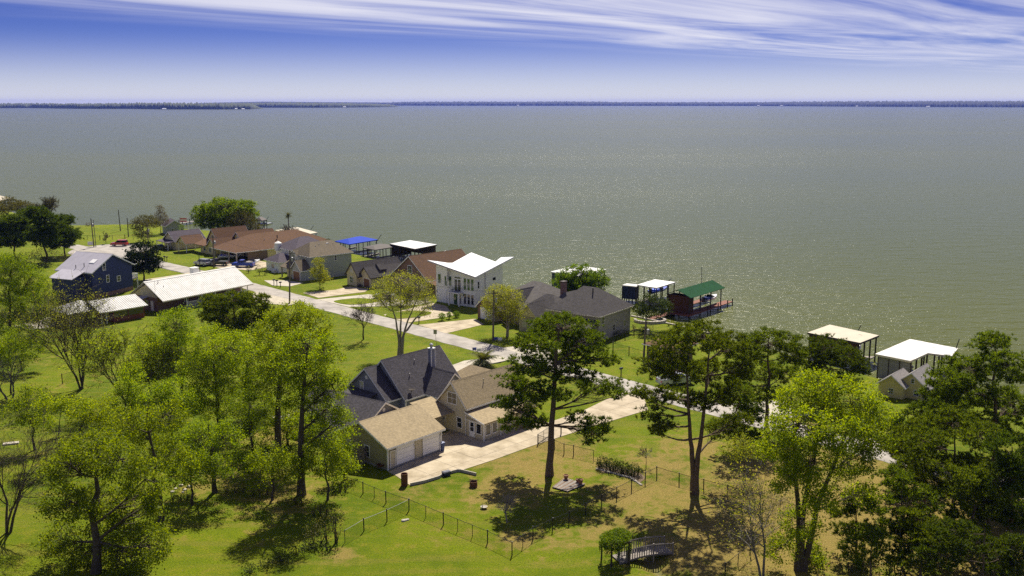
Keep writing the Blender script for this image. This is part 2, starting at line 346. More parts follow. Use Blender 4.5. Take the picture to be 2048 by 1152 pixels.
t.t.links.new(g, p.inputs['Base Color']); p.inputs['Roughness'].default_value = .95; p.inputs['Specular IOR Level'].default_value = .1
bh = t.math('ADD', t.math('MULTIPLY', nC, 1.0), t.math('MULTIPLY', t.n('ShaderNodeTexNoise', {'Vector': co, 'Scale': 22.0, 'Detail': 3.0}).outputs[0], .6))
t.t.links.new(t.n('ShaderNodeBump', {'Height': bh, 'Strength': .9, 'Distance': .16}).outputs[0], p.inputs['Normal'])
gm.materials.append(m); M['lawn'] = m
tag(link('ground', gm), kind='structure')
# ---- water
m = bpy.data.materials.new('lake_water'); m.use_nodes = True; t = NT(m.node_tree); p = m.node_tree.nodes['Principled BSDF']
co = t.n('ShaderNodeNewGeometry').outputs['Position']
mp = t.n('ShaderNodeMapping', {'Vector': co, 'Rotation': (0, 0, R(-7)), 'Scale': (.42, 1.0, 1)}).outputs[0]
w1 = t.n('ShaderNodeTexNoise', {'Vector': mp, 'Scale': .26, 'Detail': 3.0, 'Roughness': .55, 'Distortion': .4}).outputs[0]
w2 = t.n('ShaderNodeTexNoise', {'Vector': mp, 'Scale': .95, 'Detail': 3.0, 'Roughness': .6, 'Distortion': .5}).outputs[0]
w3 = t.n('ShaderNodeTexNoise', {'Vector': co, 'Scale': 3.2, 'Detail': 2.0}).outputs[0]
big = t.n('ShaderNodeTexNoise', {'Vector': t.n('ShaderNodeMapping', {'Vector': co, 'Scale': (.0011, .0045, 1)}).outputs[0], 'Scale': 1.0, 'Detail': 4.0}).outputs[0]
hh = t.math('ADD', t.math('ADD', t.math('MULTIPLY', w1, 1.5), t.math('MULTIPLY', w2, .75)), t.math('MULTIPLY', w3, .2))
cw = t.mix(t.smooth(big, .35, .65), (.068, .080, .000), (.084, .093, .001))
t.t.links.new(cw, p.inputs['Base Color']); p.inputs['Roughness'].default_value = .2; p.inputs['IOR'].default_value = 1.33; p.inputs['Specular IOR Level'].default_value = .12
t.t.links.new(t.n('ShaderNodeBump', {'Height': hh, 'Strength': 1.0, 'Distance': t.n('ShaderNodeMapRange', {0: big, 1: .35, 2: .65, 3: .24, 4: .44}).outputs[0]}).outputs[0], p.inputs['Normal'])
M['lake_water'] = m
tag(MB().add([(-9500, -380, -1), (9500, -380, -1), (9500, 14200, -1), (-9500, 14200, -1)], [(0, 1, 2, 3)]).build('lake_water', 'lake_water'), kind='structure')
# ---- far shores: wooded land, one mass each
leafless = mat('far_wood_green', (.030, .042, .012), .95, .6, .03, col2=(.06, .075, .02)); mat('far_wood_blue', (.022, .028, .016), .95, .5, .02)
def shore_band(name, label, prof, depth, matn, rough, n=700):
    px = np.linspace(prof[0][0], prof[-1][0], n)
    yw = np.interp(px, [q[0] for q in prof], [q[1] for q in prof]); yt = np.interp(px, [q[0] for q in prof], [q[2] for q in prof])
    rows = []; r2 = np.random.default_rng(int(abs(prof[0][0]))+n)
    base = np.array([G(a, b, -1) for a, b in zip(px, yw)]); H = (yw-yt)*base[:, 1]/FPX
    jit = np.convolve(r2.normal(0, 1, n+4), np.ones(3)/3, 'same')[2:-2]
    dirn = base[:, :2]/np.linalg.norm(base[:, :2], axis=1)[:, None]
    endt = np.clip(np.minimum(np.arange(n), np.arange(n)[::-1])/14, .12, 1)
    for k, (dd, hf) in enumerate([(0, -.1), (.02, .32), (.06, .62), (.25, .88), (.5, 1), (1, .9)]):
        j = r2.normal(0, 1, n)
        z = H*endt*np.clip(hf+rough*(j if k else 0)*min(1, hf+.3)*(.9 if k < 5 else .4), -.1, 1.15)
        rows.append(np.column_stack([base[:, :2]+dirn*(dd*depth)+ (r2.normal(0, .012*depth, (n, 1))*dirn if 0 < k < 5 else 0), z-1]))
    V = np.concatenate(rows); I = np.arange(len(V)).reshape(len(rows), n)
    F = np.stack([I[:-1, :-1], I[:-1, 1:], I[1:, 1:], I[1:, :-1]], -1).reshape(-1, 4)
    o = tag(link(name, npmesh(name, V, F, matn)), label, 'woodland', kind='stuff'); return o
shore_band('far_wood', 'dark blue wooded shore along the horizon on the right', [(760, 211.2, 204.6), (860, 211.3, 203.4), (1024, 211.5, 203.4), (1150, 211.6, 203.0), (1250, 211.6, 204.4), (1500, 211.8, 204.4), (1700, 213.2, 202.8), (1850, 213.8, 202.4), (2060, 214.6, 202.6), (2300, 215, 203)], 900, 'far_wood_blue', .07, 900)
shore_band('far_wood', 'low wooded point of land behind the left far shore', [(430, 214.8, 206.0), (560, 215.4, 205.6), (640, 215.4, 205.9), (700, 215.0, 206.6), (760, 214.4, 208), (800, 213.6, 211)], 500, 'far_wood_green', .10, 400)
shore_band('far_wood', 'green wooded shore at the far left of the lake', [(-320, 217, 207), (0, 216.2, 207.0), (60, 216.0, 206.8), (150, 217.4, 207.6), (260, 217.6, 206.6), (330, 218.6, 206.2), (430, 218.8, 206.6), (500, 218.4, 208), (528, 217.6, 214)], 350, 'far_wood_green', .13, 700)
shore_band('far_hill', 'faint blue ridge on the horizon above the left woods', [(380, 209, 206.4), (440, 209, 205.0), (530, 209, 203.4), (600, 209, 204.0), (700, 209, 204.6), (800, 209.5, 205.2)], 600, 'far_wood_blue', .02, 300)
k_ = 0
for (a, b, w, lab) in [(328, 217.4, 7, 'tiny white house by the water, first from the left on far shore'), (390, 217.2, 4, 'tiny white house low on the left far shore, second from left'), (406, 216.4, 7, 'tiny long white house among trees on the left far shore'), (472, 217.2, 4, 'tiny white house near the tip of the left far shore'), (486, 217.8, 5, 'last tiny white house at the tip of the left far shore'), (548, 213.8, 5, 'tiny white house on the middle wooded point'), (689, 213.8, 5, 'bright tiny white house near the end of the middle point'), (1036, 211.2, 4, 'tiny white house on the blue shore near picture centre'), (1517, 211.4, 5, 'tiny white house on the blue far shore right of centre'), (1563, 211.4, 5, 'tiny white house second along the right blue far shore'), (1714, 212.4, 4, 'tiny white house on the right blue far shore below higher hill'), (1856, 213.2, 7, 'tiny long white house on the rightmost blue far shore')]:
    X, Y, _ = G(a, b+1.2, -1); sc = Y/FPX; ww = w*sc; hh_ = 2.0*sc
    Y -= .02*Y if a < 1000 else .01*Y; X *= (.98 if a < 1000 else .99)
    e = empty('far_house', (X, Y, -1), 0, lab, 'house', 'white houses on the far shore')
    MB().box(-ww/2, ww/2, 0, 14, 0, hh_*.62).build('wall', 'stucco_white', e)
    MB().prism([(-1.5, hh_*.6), (15.5, hh_*.6), (7, hh_*1.15)], -ww/2-1, ww/2+1).build('roof', 'membrane_white', e)
for a, y0, lab in [(543, 200.5, 'faint radio mast left of its twin on the far ridge'), (581, 199, 'faint taller radio mast on the far ridge')]:
    X, Y, _ = G(a, 209, -1)
    o = MB().add([], []); h = (209-y0)*Y/FPX
    o.tube([(0, 0, 0), (0, 0, h*.7), (0, 0, h)], [3, 2, .8], 5)
    o = o.build('radio_mast', 'galv'); o.location = (X, Y+120, -1); tag(o, lab, 'mast', 'radio masts on the far ridge')
# ---- air
hz = MB().box(-10500, 10500, -420, 14900, -3.6, 78).build('haze', None); tag(hz, kind='stuff', label='thin pale blue haze over the lake', cat='haze')
m = bpy.data.materials.new('haze'); m.use_nodes = True; m.node_tree.nodes.clear(); t = NT(m.node_tree)
v = t.n('ShaderNodeVolumePrincipled', {'Color': (.20, .30, 1.0, 1), 'Density': 3.4e-5, 'Anisotropy': .1})
t.t.links.new(v.outputs[0], t.n('ShaderNodeOutputMaterial').inputs['Volume']); hz.data.materials.append(m)
# ---- road, driveways, paths
ND = (.72, .69); DD = (.694, -.72)
def road_pt(s, off=0): return (80.1+DD[0]*s+ND[0]*off, 76.7+DD[1]*s+ND[1]*off)
mb = MB(); ss = np.arange(-300, 90, .9); L_, R__ = [], []
for s in ss:
    bend = -.0011*max(0, -s-205)**2*.6
    L_.append((*road_pt(s, 2.75+bend+random.uniform(-.12, .12)), .05)); R__.append((*road_pt(s, -2.75+bend+random.uniform(-.12, .12)), .05))
n = len(ss)
def lift(pts, dz): return [(x, y, float(hgt(x, y))*0+dz) for x, y, *_ in pts]
V = []
for a, b in zip(L_, R__): V += [(a[0], a[1], -.12), (a[0]*.97+b[0]*.03, a[1]*.97+b[1]*.03, .03), ((a[0]+b[0])/2, (a[1]+b[1])/2, .07), (b[0]*.97+a[0]*.03, b[1]*.97+a[1]*.03, .03), (b[0], b[1], -.12)]
mb.add(V, [(5*i+j, 5*i+5+j, 5*i+6+j, 5*i+1+j) for i in range(n-1) for j in range(4)])
tag(mb.build('road', 'road'), kind='structure')
cx, cy_, _ = G(222, 500)
mb = MB().slab([(cx+11*math.cos(a)*random.uniform(.97, 1.03), cy_+13*math.sin(a)*random.uniform(.97, 1.03), .034) for a in np.linspace(0, 2*math.pi, 28, endpoint=False)], .2)
tag(mb.build('turning_circle', 'road'), kind='structure')
def clip(poly, ax, lim, sgn):
    out = []
    for i in range(len(poly)):
        a, b = poly[i-1], poly[i]; da, db = sgn*(lim-a[ax]), sgn*(lim-b[ax])
        if (da >= 0) != (db >= 0):
            k = da/(da-db); out.append((a[0]+k*(b[0]-a[0]), a[1]+k*(b[1]-a[1])))
        if db >= 0: out.append(b)
    return out
def paving(name, pxs, matn='concrete', cell=3.6, th=46, z=.045, world=False):
    P = [q if world else G(*q)[:2] for q in pxs]
    base = MB().slab([(x, y, z-.014) for x, y in P], .25).build(name, 'foundation'); tag(base, kind='structure')
    c, s = math.cos(R(th)), math.sin(R(th)); Q = [(x*c+y*s, -x*s+y*c) for x, y in P]
    us = [q[0] for q in Q]; vs = [q[1] for q in Q]
    for i in range(int((max(us)-min(us))/cell)+1):
        for j in range(int((max(vs)-min(vs))/cell)+1):
            u0, v0 = min(us)+i*cell, min(vs)+j*cell; q = Q
            for ax, lim, sg in ((0, u0+cell-.02, 1), (0, u0+.02, -1), (1, v0+cell-.02, 1), (1, v0+.02, -1)):
                q = clip(q, ax, lim, sg)
                if len(q) < 3: break
            if len(q) < 3: continue
            A = abs(sum(q[k-1][0]*q[k][1]-q[k][0]*q[k-1][1] for k in range(len(q))))/2
            if A < .15: continue
            w = [(a*c-b*s, a*s+b*c, z+random.uniform(-.004, .004)) for a, b in q]
            MB().slab(w, .05).build('slab', matn, base)
    return base
paving('driveway', [(776, 944), (792, 952), (822, 972), (858, 962), (914, 944), (985, 921), (1062, 893), (1180, 855), (1296, 820), (1288, 795), (1251, 783), (1213, 799), (1168, 821), (1090, 848), (1040, 845), (968, 883), (935, 870), (900, 862), (882, 868), (877, 899)], 'concrete')
paving('driveway', [(528, 561), (574, 561), (607, 566), (580, 573), (545, 571)], 'concrete_pale', 4)
paving('driveway', [(606, 586), (670, 580), (699, 573.5), (738, 578), (730, 584), (637, 596)], 'concrete', 4)
paving('driveway', [(634, 599), (736, 589), (762, 591), (800, 599), (864, 603), (840, 610), (760, 613), (697, 614)], 'concrete_pale', 4)
paving('driveway', [(767, 630), (866, 606), (892, 612), (908, 631), (880, 636), (814, 646)], 'concrete', 4)
paving('driveway', [(836, 650), (951, 638), (968, 649), (892, 667)], 'concrete', 4)
paving('driveway', [(1004, 696), (1068, 688), (1120, 698), (1130, 712), (1085, 718), (1050, 710)], 'concrete_pale', 4)
paving('driveway', [(890, 736), (928, 722), (1002, 712), (1020, 720), (975, 729), (915, 745)], 'concrete_pale', 4)
paving('driveway', [(405, 528), (520, 522), (560, 530), (500, 541), (440, 536)], 'concrete', 4)
paving('driveway', [(28, 652), (118, 630), (190, 640), (120, 652), (60, 660)], 'concrete_pale', 4)
paving('driveway', [(285, 560), (360, 549), (395, 541), (402, 548), (345, 560), (300, 568)], 'gravel', 50)
paving('driveway', [(1430, 812), (1560, 800), (1620, 830), (1500, 850)], 'concrete_pale', 4)
paving('driveway', [(1690, 890), (1742, 872), (1800, 905), (1735, 922)], 'concrete_pale', 4)
o = paving('gravel_strip', [(512, 584), (560, 594), (604, 606), (575, 611), (512, 605), (500, 592)], 'gravel', 60)
o = paving('slab_path', [(540, 832), (606, 828), (612, 838), (552, 842)], 'concrete_pale', 60)
def island(pxs, name='lawn_island', matn='lawn', z=.11):
    P = [G(*q)[:2] for q in pxs]; n = len(P); Q = []
    for i in range(n):                                    # rounded outline
        for k in np.linspace(0, 1, 6, endpoint=False):
            a, b, c, d = P[i-1], P[i], P[(i+1) % n], P[(i+2) % n]
            Q.append(tuple(.5*((2*b[j])+(-a[j]+c[j])*k+(2*a[j]-5*b[j]+4*c[j]-d[j])*k*k+(-a[j]+3*b[j]-3*c[j]+d[j])*k**3) for j in (0, 1)))
    tag(MB().slab([(x, y, z) for x, y in Q], .3).build(name, matn), kind='structure')
island([(668, 603), (715, 597), (758, 601), (745, 606), (700, 610)])
island([(772, 630), (815, 622), (862, 625), (845, 633), (795, 638)])
# ================================================================== BUILDINGS
class House:
    def __init__(s, name, label, xy, rot, cat='house', group=None, z=0):
        s.e = empty(name, (xy[0], xy[1], z), rot, label, cat, group)
    def walls(s, x0, x1, y0, y1, z1, m, z0=-.25, name='wall', base=False):
        MB().box(x0, x1, y0, y1, z0, z1).build(name, m, s.e)
        if base: MB().box(x0-.04, x1+.04, y0-.04, y1+.04, -.25, .22).build('foundation', 'foundation', s.e)
    def gable(s, x0, x1, y0, y1, ze, zr, m, wm, axis='x', oh=.4, th=.16, trim='trim_white', wall=True, off=None, slope_lo=None):
        a0, a1, b0, b1 = (x0, x1, y0, y1) if axis == 'x' else (y0, y1, x0, x1)
        bm = (b0+b1)/2 if off is None else off
        if wall: MB().prism([(b0, ze), (b1, ze), (bm, zr)], a0, a1, axis).build('gable_wall', wm, s.e)
        sl0 = (zr-ze)/(bm-b0); sl1 = (zr-ze)/(b1-bm); e = .02
        lo = [(b0-oh, ze-oh*sl0+e), (bm, zr+e), (b1+oh, ze-oh*sl1+e)]
        prof = lo+[(b, z+th) for b, z in lo[::-1]]
        r = MB().prism(prof, a0-oh, a1+oh, axis).build('roof', m, s.e)
        if trim:
            t = MB()
            for a, q in ((a0-oh-.035, a0-oh+.02), (a1+oh-.02, a1+oh+.035)):
                lo2 = [(b, z-.10) for b, z in lo]; pr = lo2+[(b, z+th-.03) for b, z in lo[::-1]]
                t.prism(pr, a, q, axis)
            for b, z, sg in ((lo[0][0], lo[0][1], -1), (lo[2][0], lo[2][1], 1)):
                b2 = b+sg*.035; u0, u1 = min(b, b2)-.01*(sg > 0), max(b, b2)+.01*(sg < 0)
                if axis == 'x': t.box(a0-oh+.03, a1+oh-.03, u0, u1, z-.08, z+th-.04)
                else: t.box(u0, u1, a0-oh+.03, a1+oh-.03, z-.08, z+th-.04)
            t.build('fascia', trim, r)
            MB().prism([(bm-.13, zr+th-.13*sl0+.03), (bm, zr+th+.05), (bm+.13, zr+th-.13*sl1+.03)], a0-oh+.05, a1+oh-.05, axis).build('ridge_cap', m, r)
        return r
    def hip(s, x0, x1, y0, y1, ze, zr, m, oh=.45, inset=None, trim='trim_white', axis=None):
        X0, X1, Y0, Y1 = x0-oh, x1+oh, y0-oh, y1+oh; w, d = X1-X0, Y1-Y0
        axis = axis or ('x' if w >= d else 'y')
        ins = inset if inset is not None else min(w, d)/2*.98
        if axis == 'x': ra, rb = (X0+min(ins, w/2-.02), (Y0+Y1)/2, zr), (X1-min(ins, w/2-.02), (Y0+Y1)/2, zr)
        else: ra, rb = ((X0+X1)/2, Y0+min(ins, d/2-.02), zr), ((X0+X1)/2, Y1-min(ins, d/2-.02), zr)
        V = [(X0, Y0, ze), (X1, Y0, ze), (X1, Y1, ze), (X0, Y1, ze), ra, rb]
        B = [(a, b, ze-.16) for a, b in ((X0, Y0), (X1, Y0), (X1, Y1), (X0, Y1))]
        F = [(0, 1, 5, 4), (1, 2, 5), (2, 3, 4, 5), (3, 0, 4)] if axis == 'x' else [(0, 1, 4), (1, 2, 5, 4), (2, 3, 5), (3, 0, 4, 5)]
        F += [(9, 8, 7, 6), (0, 6, 7, 1), (1, 7, 8, 2), (2, 8, 9, 3), (3, 9, 6, 0)]
        r = MB().add(V+B, F).build('roof', m, s.e)
        if trim:
            MB().box(X0-.03, X1+.03, Y0-.03, Y0+.01, ze-.19, ze-.02).box(X0-.03, X1+.03, Y1-.01, Y1+.03, ze-.19, ze-.02).box(X0-.031, X0+.012, Y0+.02, Y1-.02, ze-.18, ze-.021).box(X1-.012, X1+.031, Y0+.02, Y1-.02, ze-.18, ze-.021).build('fascia', trim, r)
        return r
    def slab(s, top, m, th=.16, name='roof', parent=None):
        return MB().slab(top, th).build(name, m, parent or s.e)
    def tf(s, side, pos):
        return {'-x': lambda a, b, c: (pos-c, a, b), '+x': lambda a, b, c: (pos+c, a, b), '-y': lambda a, b, c: (a, pos-c, b), '+y': lambda a, b, c: (a, pos+c, b)}[side]
    def window(s, side, pos, u, z, w, h, nx=1, ny=1, fm='trim_white', gm_='glass', name='window', fw=.10):
        T = s.tf(side, pos); f = MB(T); u0, u1 = u-w/2, u+w/2
        f.box(u0, u0+fw, z, z+h, -.03, .07).box(u1-fw, u1, z, z+h, -.03, .07).box(u0+fw, u1-fw, z, z+fw, -.03, .068).box(u0+fw, u1-fw, z+h-fw, z+h, -.03, .068)
        iw, ih = (w-2*fw), (h-2*fw); mt = .05
        for i in range(1, nx): c = u0+fw+iw*i/nx; f.box(c-mt/2, c+mt/2, z+fw, z+h-fw, -.02, .06)
        for j in range(1, ny): c = z+fw+ih*j/ny; f.box(u0+fw, u1-fw, c-mt/2, c+mt/2, -.02, .055)
        o = f.build(name, fm, s.e)
        for i in range(nx):
            for j in range(ny):
                MB(T).box(u0+fw+iw*i/nx+.01, u0+fw+iw*(i+1)/nx-.01, z+fw+ih*j/ny+.01, z+fw+ih*(j+1)/ny-.01, -.02, .03).build('pane', gm_, o)
        return o
    def door(s, side, pos, u, z, w, h, m='door_white', fm='trim_white', glass=False):
        T = s.tf(side, pos); u0, u1 = u-w/2, u+w/2
        o = MB(T).box(u0+.09, u1-.09, z, z+h-.09, -.03, .04).build('door', m, s.e)
        MB(T).box(u0, u0+.09, z, z+h, -.03, .07).box(u1-.09, u1, z, z+h, -.03, .07).box(u0+.09, u1-.09, z+h-.09, z+h, -.03, .068).build('frame', fm, o)
        if glass:
            hh = h-.09
            for j in range(2): MB(T).box(u0+.22, u1-.22, z+.75+j*.6, z+.75+j*.6+.54, .03, .05).build('pane', 'glass', o)
        MB(T).box(u1-.2, u1-.15, z+.95, z+1.08, .04, .09).build('handle', 'galv', o)
        return o
    def garage_door(s, side, pos, u, z, w, h, m='door_white', rows=4):
        T = s.tf(side, pos); u0, u1 = u-w/2, u+w/2
        o = MB(T).box(u0-.1, u0, z, z+h, -.03, .06).box(u1, u1+.1, z, z+h, -.03, .06).box(u0-.1, u1+.1, z+h, z+h+.12, -.03, .058).build('garage_door', 'trim_white', s.e)
        for j in range(rows):
            MB(T).box(u0+.005, u1-.005, z+h*j/rows+.012, z+h*(j+1)/rows-.012, -.03, .025).build('panel', m, o)
        MB(T).box(u0, u1, z, z+h, -.04, .008).build('backing', 'foundation', o)
    def corner(s, x, y, z1, m='trim_white'):
        MB().box(x-.08, x+.08, y-.08, y+.08, -.2, z1).build('corner_board', m, s.e)
    def vent(s, x, y, z, h=.5, r=.07, m='galv'):
        MB().tube([(x, y, z-.2), (x, y, z+h)], r, 7).build('vent_pipe', m, s.e)
    def part(s, name, mb, m, **k): return mb.build(name, m, s.e, **k)
    def ribs(s, a, b, c, d, n, m, h=.05, w=.05):
        """standing seams from edge a-b (eave) to edge d-c (ridge), real but too fine to pick apart"""
        a, b, c, d = map(np.array, (a, b, c, d)); mb = MB()
        for k in range(n):
            t0 = (k+.5)/n; p = a+(b-a)*t0; q = d+(c-d)*t0; e = (b-a)/np.linalg.norm(b-a)*w/2; up = np.array([0, 0, h])
            mb.add([p-e, p+e, q+e, q-e, p-e+up, p+e+up, q+e+up, q-e+up], [(4, 5, 6, 7), (0, 1, 5, 4), (1, 2, 6, 5), (2, 3, 7, 6), (3, 0, 4, 7)])
        return mb.build('roof_seam', m, s.e, kind='stuff')
# ---- foreground garage
h = House('garage_building', 'olive garage with tan shingle roof and two white doors in foreground', (-14.4, 107.3), 49, 'garage')
h.walls(0, 8.7, 0, 9.1, 2.85, 'siding_olive', base=True)
h.gable(0, 8.7, 0, 9.1, 2.85, 4.85, 'shingle_tan', 'siding_olive')
h.garage_door('-y', 0, 2.75, .25, 2.7, 2.35); h.garage_door('-y', 0, 7.0, .25, 2.7, 2.35)
h.door('-y', 0, .75, .2, .9, 2.05, 'siding_beige')
MB(h.tf('-y', 0)).box(4.35, 5.4, .2, 2.72, -.02, .035).build('infill_panel', 'siding_beige', h.e)
h.window('-x', 0, 3.6, .75, .95, 1.5, 1, 2); h.window('-x', 0, 6.9, .9, .9, 1.3, 1, 2, gm_='glass_blind')
MB(h.tf('-x', 0)).box(5.9, 6.4, 1.1, 1.5, -.02, .3).build('air_conditioner', 'galv', h.e)
for x, y in ((0, 0), (8.7, 0), (0, 9.1)): h.corner(x, y, 2.72)
MB().tube([(8.45, -.5, 2.35), (8.45, -.12, 2.0), (8.45, -.12, .1)], .05, 6).build('downpipe', 'trim_white', h.e)
# lettering over the middle panel
# ---- beige house
h = House('beige_house', 'beige two-storey house with tan shingle roof and sunroom beside garage', (-3.55, 117.3), 48)
h.walls(0, 11, 3.0, 8.0, 3.9, 'siding_beige', base=True); h.walls(0, 9.5, 0, 3.02, 2.42, 'siding_beige', name='sunroom_wall')
h.gable(0, 11, 3.0, 8.0, 3.9, 6.6, 'shingle_tan', 'siding_beige', oh=.35)
r = h.slab([(-.35, -.4, 2.4), (9.9, -.4, 2.4), (9.9, 3.05, 3.35), (-.35, 3.05, 3.35)], 'shingle_tan', .17)
MB().prism([(0, 2.36), (3.0, 2.36), (3.0, 3.16)], 0, 9.5).build('gable_wall', 'siding_beige', h.e)
MB().box(-.39, -.345, -.36, 3.0, 2.3, 2.36).add([(-.39, -.42, 2.2), (-.35, -.42, 2.2), (-.35, 3.05, 3.15), (-.39, 3.05, 3.15), (-.39, -.42, 2.38), (-.35, -.42, 2.38), (-.35, 3.05, 3.33), (-.39, 3.05, 3.33)], [(0, 1, 2, 3), (4, 5, 6, 7), (0, 1, 5, 4), (1, 2, 6, 5), (2, 3, 7, 6), (3, 0, 4, 7)]).build('fascia', 'trim_white', r)
h.window('-x', 0, 5.6, 3.7, 1.75, 1.6, 2, 2, gm_='glass'); h.window('-x', 0, 4.3, .75, 1.0, 1.5, 1, 2)
h.door('-x', 0, 2.05, .12, 1.0, 2.08, glass=True); h.window('-x', 0, .85, .7, .95, 1.45); h.window('-x', 0, 7.3, 1.1, .8, .95)
for u in (.75, 1.95): h.window('-y', 0, u, .6, 1.0, 1.5)
h.window('-y', 0, 5.2, 1.0, .7, .8); h.window('-y', 0, 7.5, .8, 1.0, 1.3)
for x, y, z in ((0, 0, 2.2), (0, 8.0, 3.7), (3.1, -.01, 2.2)): h.corner(x, y, z)
MB().tube([(-.1, 3.1, 2.9), (-.1, 3.1, .1)], .05, 6).build('downpipe', 'trim_white', h.e)
h.vent(4.8, 4.6, 5.7, .6, .05)
# breezeway link to the garage
h.walls(-3.2, 0, 7.2, 8.4, 2.4, 'siding_beige', name='link_wall')
h.slab([(-3.8, 5.2, 2.75), (.02, 5.2, 2.75), (.02, 9.6, 3.9), (-3.8, 9.6, 3.9)], 'shingle_tan', .14)
# road-side wing
h.walls(10.3, 15.3, 8.05, 17.0, 2.7, 'siding_beige', name='wing_wall'); h.hip(10.3, 15.3, 6.0, 17.0, 2.75, 4.7, 'shingle_tan', inset=2.6, axis='y')
h.window('-x', 10.3, 15.4, .9, 1.2, 1.2, 2, 1); h.window('-x', 10.3, 12.6, .9, 1.2, 1.2, 2, 1)
# ---- dark slate house
h = House('slate_house', 'slate blue house with steep charcoal shingle roofs and tall slim chimney', (-14.3, 126.0), 48)
h.walls(0, 10.4, 0, 9.0, 3.0, 'siding_slate', base=True)
h.gable(0, 10.4, 0, 9.0, 3.0, 7.35, 'shingle_charcoal', 'siding_slate', oh=.35)
h.walls(-2.2, 0, 1.2, 9.6, 3.0, 'siding_slate', name='wing_wall'); h.gable(-2.2, .4, 1.2, 9.6, 3.0, 6.5, 'shingle_charcoal', 'siding_slate', oh=.35)
h.window('-x', -2.2, 6.4, 3.2, .85, 1.4, 1, 2, gm_='glass_blind'); h.window('-x', -2.2, 3.2, .9, .9, 1.3, 1, 2, gm_='glass_blind')
gv = MB(h.tf('-x', -2.2)).lathe([(.01, -.03), (.26, -.03), (.26, .05), (.01, .06)], (0, 0, 0), 14).build('gable_vent', 'trim_white', h.e)
gv.location = (0, 5.4, 5.3)
h.walls(3.6, 9.2, -2.6, .2, 3.0, 'siding_slate', name='cross_wing_wall'); h.gable(3.6, 9.2, -2.6, 3.6, 3.0, 5.5, 'shingle_charcoal', 'siding_slate', axis='y', oh=.35)
h.window('-y', -2.6, 6.4, .8, 1.4, 1.4, 2, 1, gm_='glass_blind'); h.window('-y', 0, 1.6, .8, 1.1, 1.3, 1, 2)
gv = MB(h.tf('-y', -2.6)).lathe([(.01, -.03), (.24, -.03), (.24, .05), (.01, .06)], (0, 0, 0), 14).build('gable_vent', 'trim_white', h.e)
gv.location = (6.4, 0, 4.4)
c = MB().box(7.0, 7.65, 2.3, 2.95, 4.6, 8.0).build('chimney', 'siding_slate', h.e)
MB().box(6.93, 7.02, 2.26, 2.36, 4.7, 8.0).box(7.63, 7.72, 2.26, 2.36, 4.7, 8.0).box(6.9, 7.75, 2.2, 3.05, 7.99, 8.1).build('trim', 'trim_white', c)
MB().lathe([(.2, 8.08), (.2, 8.5), (.3, 8.52), (.3, 8.6), (.12, 8.75)], (7.32, 2.62, 0), 12).build('flue', 'galv', c)
h.vent(2.6, 2.0, 5.0, .5); h.vent(4.8, 3.4, 6.4, .4)
d = MB().tube([(1.2, .3, 3.2), (1.2, .1, 3.75)], .04, 6).build('dish_antenna', 'black_metal', h.e)
MB().lathe([(.02, 0), (.3, .06), (.46, .16), (.44, .17), (.28, .08), (.02, .03)], (1.2, .05, 3.75), 14).build('dish', 'wood_dark', d)
for x, y in ((0, 0), (-2.2, 1.2), (3.6, -2.6), (9.2, -2.6)): h.corner(x, y, 2.9)
# single-storey wing toward the trees
h.slab([(-6.2, 3.2, 2.5), (-2.0, 3.2, 3.5), (-2.0, 8.6, 3.5), (-6.2, 8.6, 2.5)], 'shingle_charcoal', .14)
h.walls(-6.0, -2.2, 3.4, 8.4, 2.35, 'siding_slate', name='porch_wall')
h2 = House('slate_annex', 'low slate grey annex with charcoal roof behind the olive garage', (-18.4, 114.0), 56)
h2.walls(0, 8.2, 0, 11.5, 2.6, 'siding_slate'); h2.gable(0, 8.2, 0, 11.5, 2.6, 5.0, 'shingle_charcoal', 'siding_slate', axis='y', oh=.35)
gv = MB(h2.tf('-y', 0)).lathe([(.01, -.03), (.26, -.03), (.26, .05), (.01, .06)], (0, 0, 0), 14).build('gable_vent', 'trim_white', h2.e)
gv.location = (4.1, 0, 4.1)
h2.window('-x', 0, 2.2, .8, 1.2, 1.3, 2, 1, gm_='glass_blind'); h2.window('-x', 0, 5.0, .8, 1.2, 1.3, 2, 1)
# ---- white butterfly-roof house
h = House('white_house', 'white modern house with tall windows, balcony and butterfly roof', (-16.2, 205.2), -37)
FL, FR, BR_, BL, MM = (-1.5, -1.0, 9.0), (11.6, -1.0, 6.75), (12.8, 10.6, 9.6), (-.6, 10.4, 9.5), (8.2, 10.5, 8.0)
zA = lambda x, y: 8.7-.172*(x+.0)-.02*y
MB().add([(0, 0, -.2), (10.6, 0, -.2), (10.6, 9.5, -.2), (0, 9.5, -.2), (0, 0, 8.45), (10.6, 0, 6.65), (10.6, 9.5, 8.2), (0, 9.5, 6.7)], [(3, 2, 1, 0), (4, 5, 6, 7), (0, 1, 5, 4), (1, 2, 6, 5), (2, 3, 7, 6), (3, 0, 4, 7)]).build('wall', 'stucco_white', h.e)
F1, L0, B1 = (3.6, -1.0, 8.124), (-.8, 8.6, 6.9), (1.2, 10.4, 9.5)
MB().slab([F1, FR, MM, B1], .22).build('roof', 'membrane_white', h.e); MB().slab([FL, F1, L0], .22).build('roof', 'membrane_white', h.e)
MB().add([(3.62, -.9, 7.85), (1.25, 10.3, 9.25), (1.25, 10.3, 5.0), (3.62, -.9, 5.0), (3.8, -.9, 7.8), (1.43, 10.3, 9.2), (1.43, 10.3, 5.0), (3.8, -.9, 5.0)], [(0, 1, 2, 3), (7, 6, 5, 4), (0, 4, 5, 1), (1, 5, 6, 2), (2, 6, 7, 3), (3, 7, 4, 0)]).build('clerestory_wall', 'stucco_white', h.e)
MB().slab([FR, BR_, (9.4, 10.5, 9.2), MM], .22).build('roof', 'membrane_white', h.e)
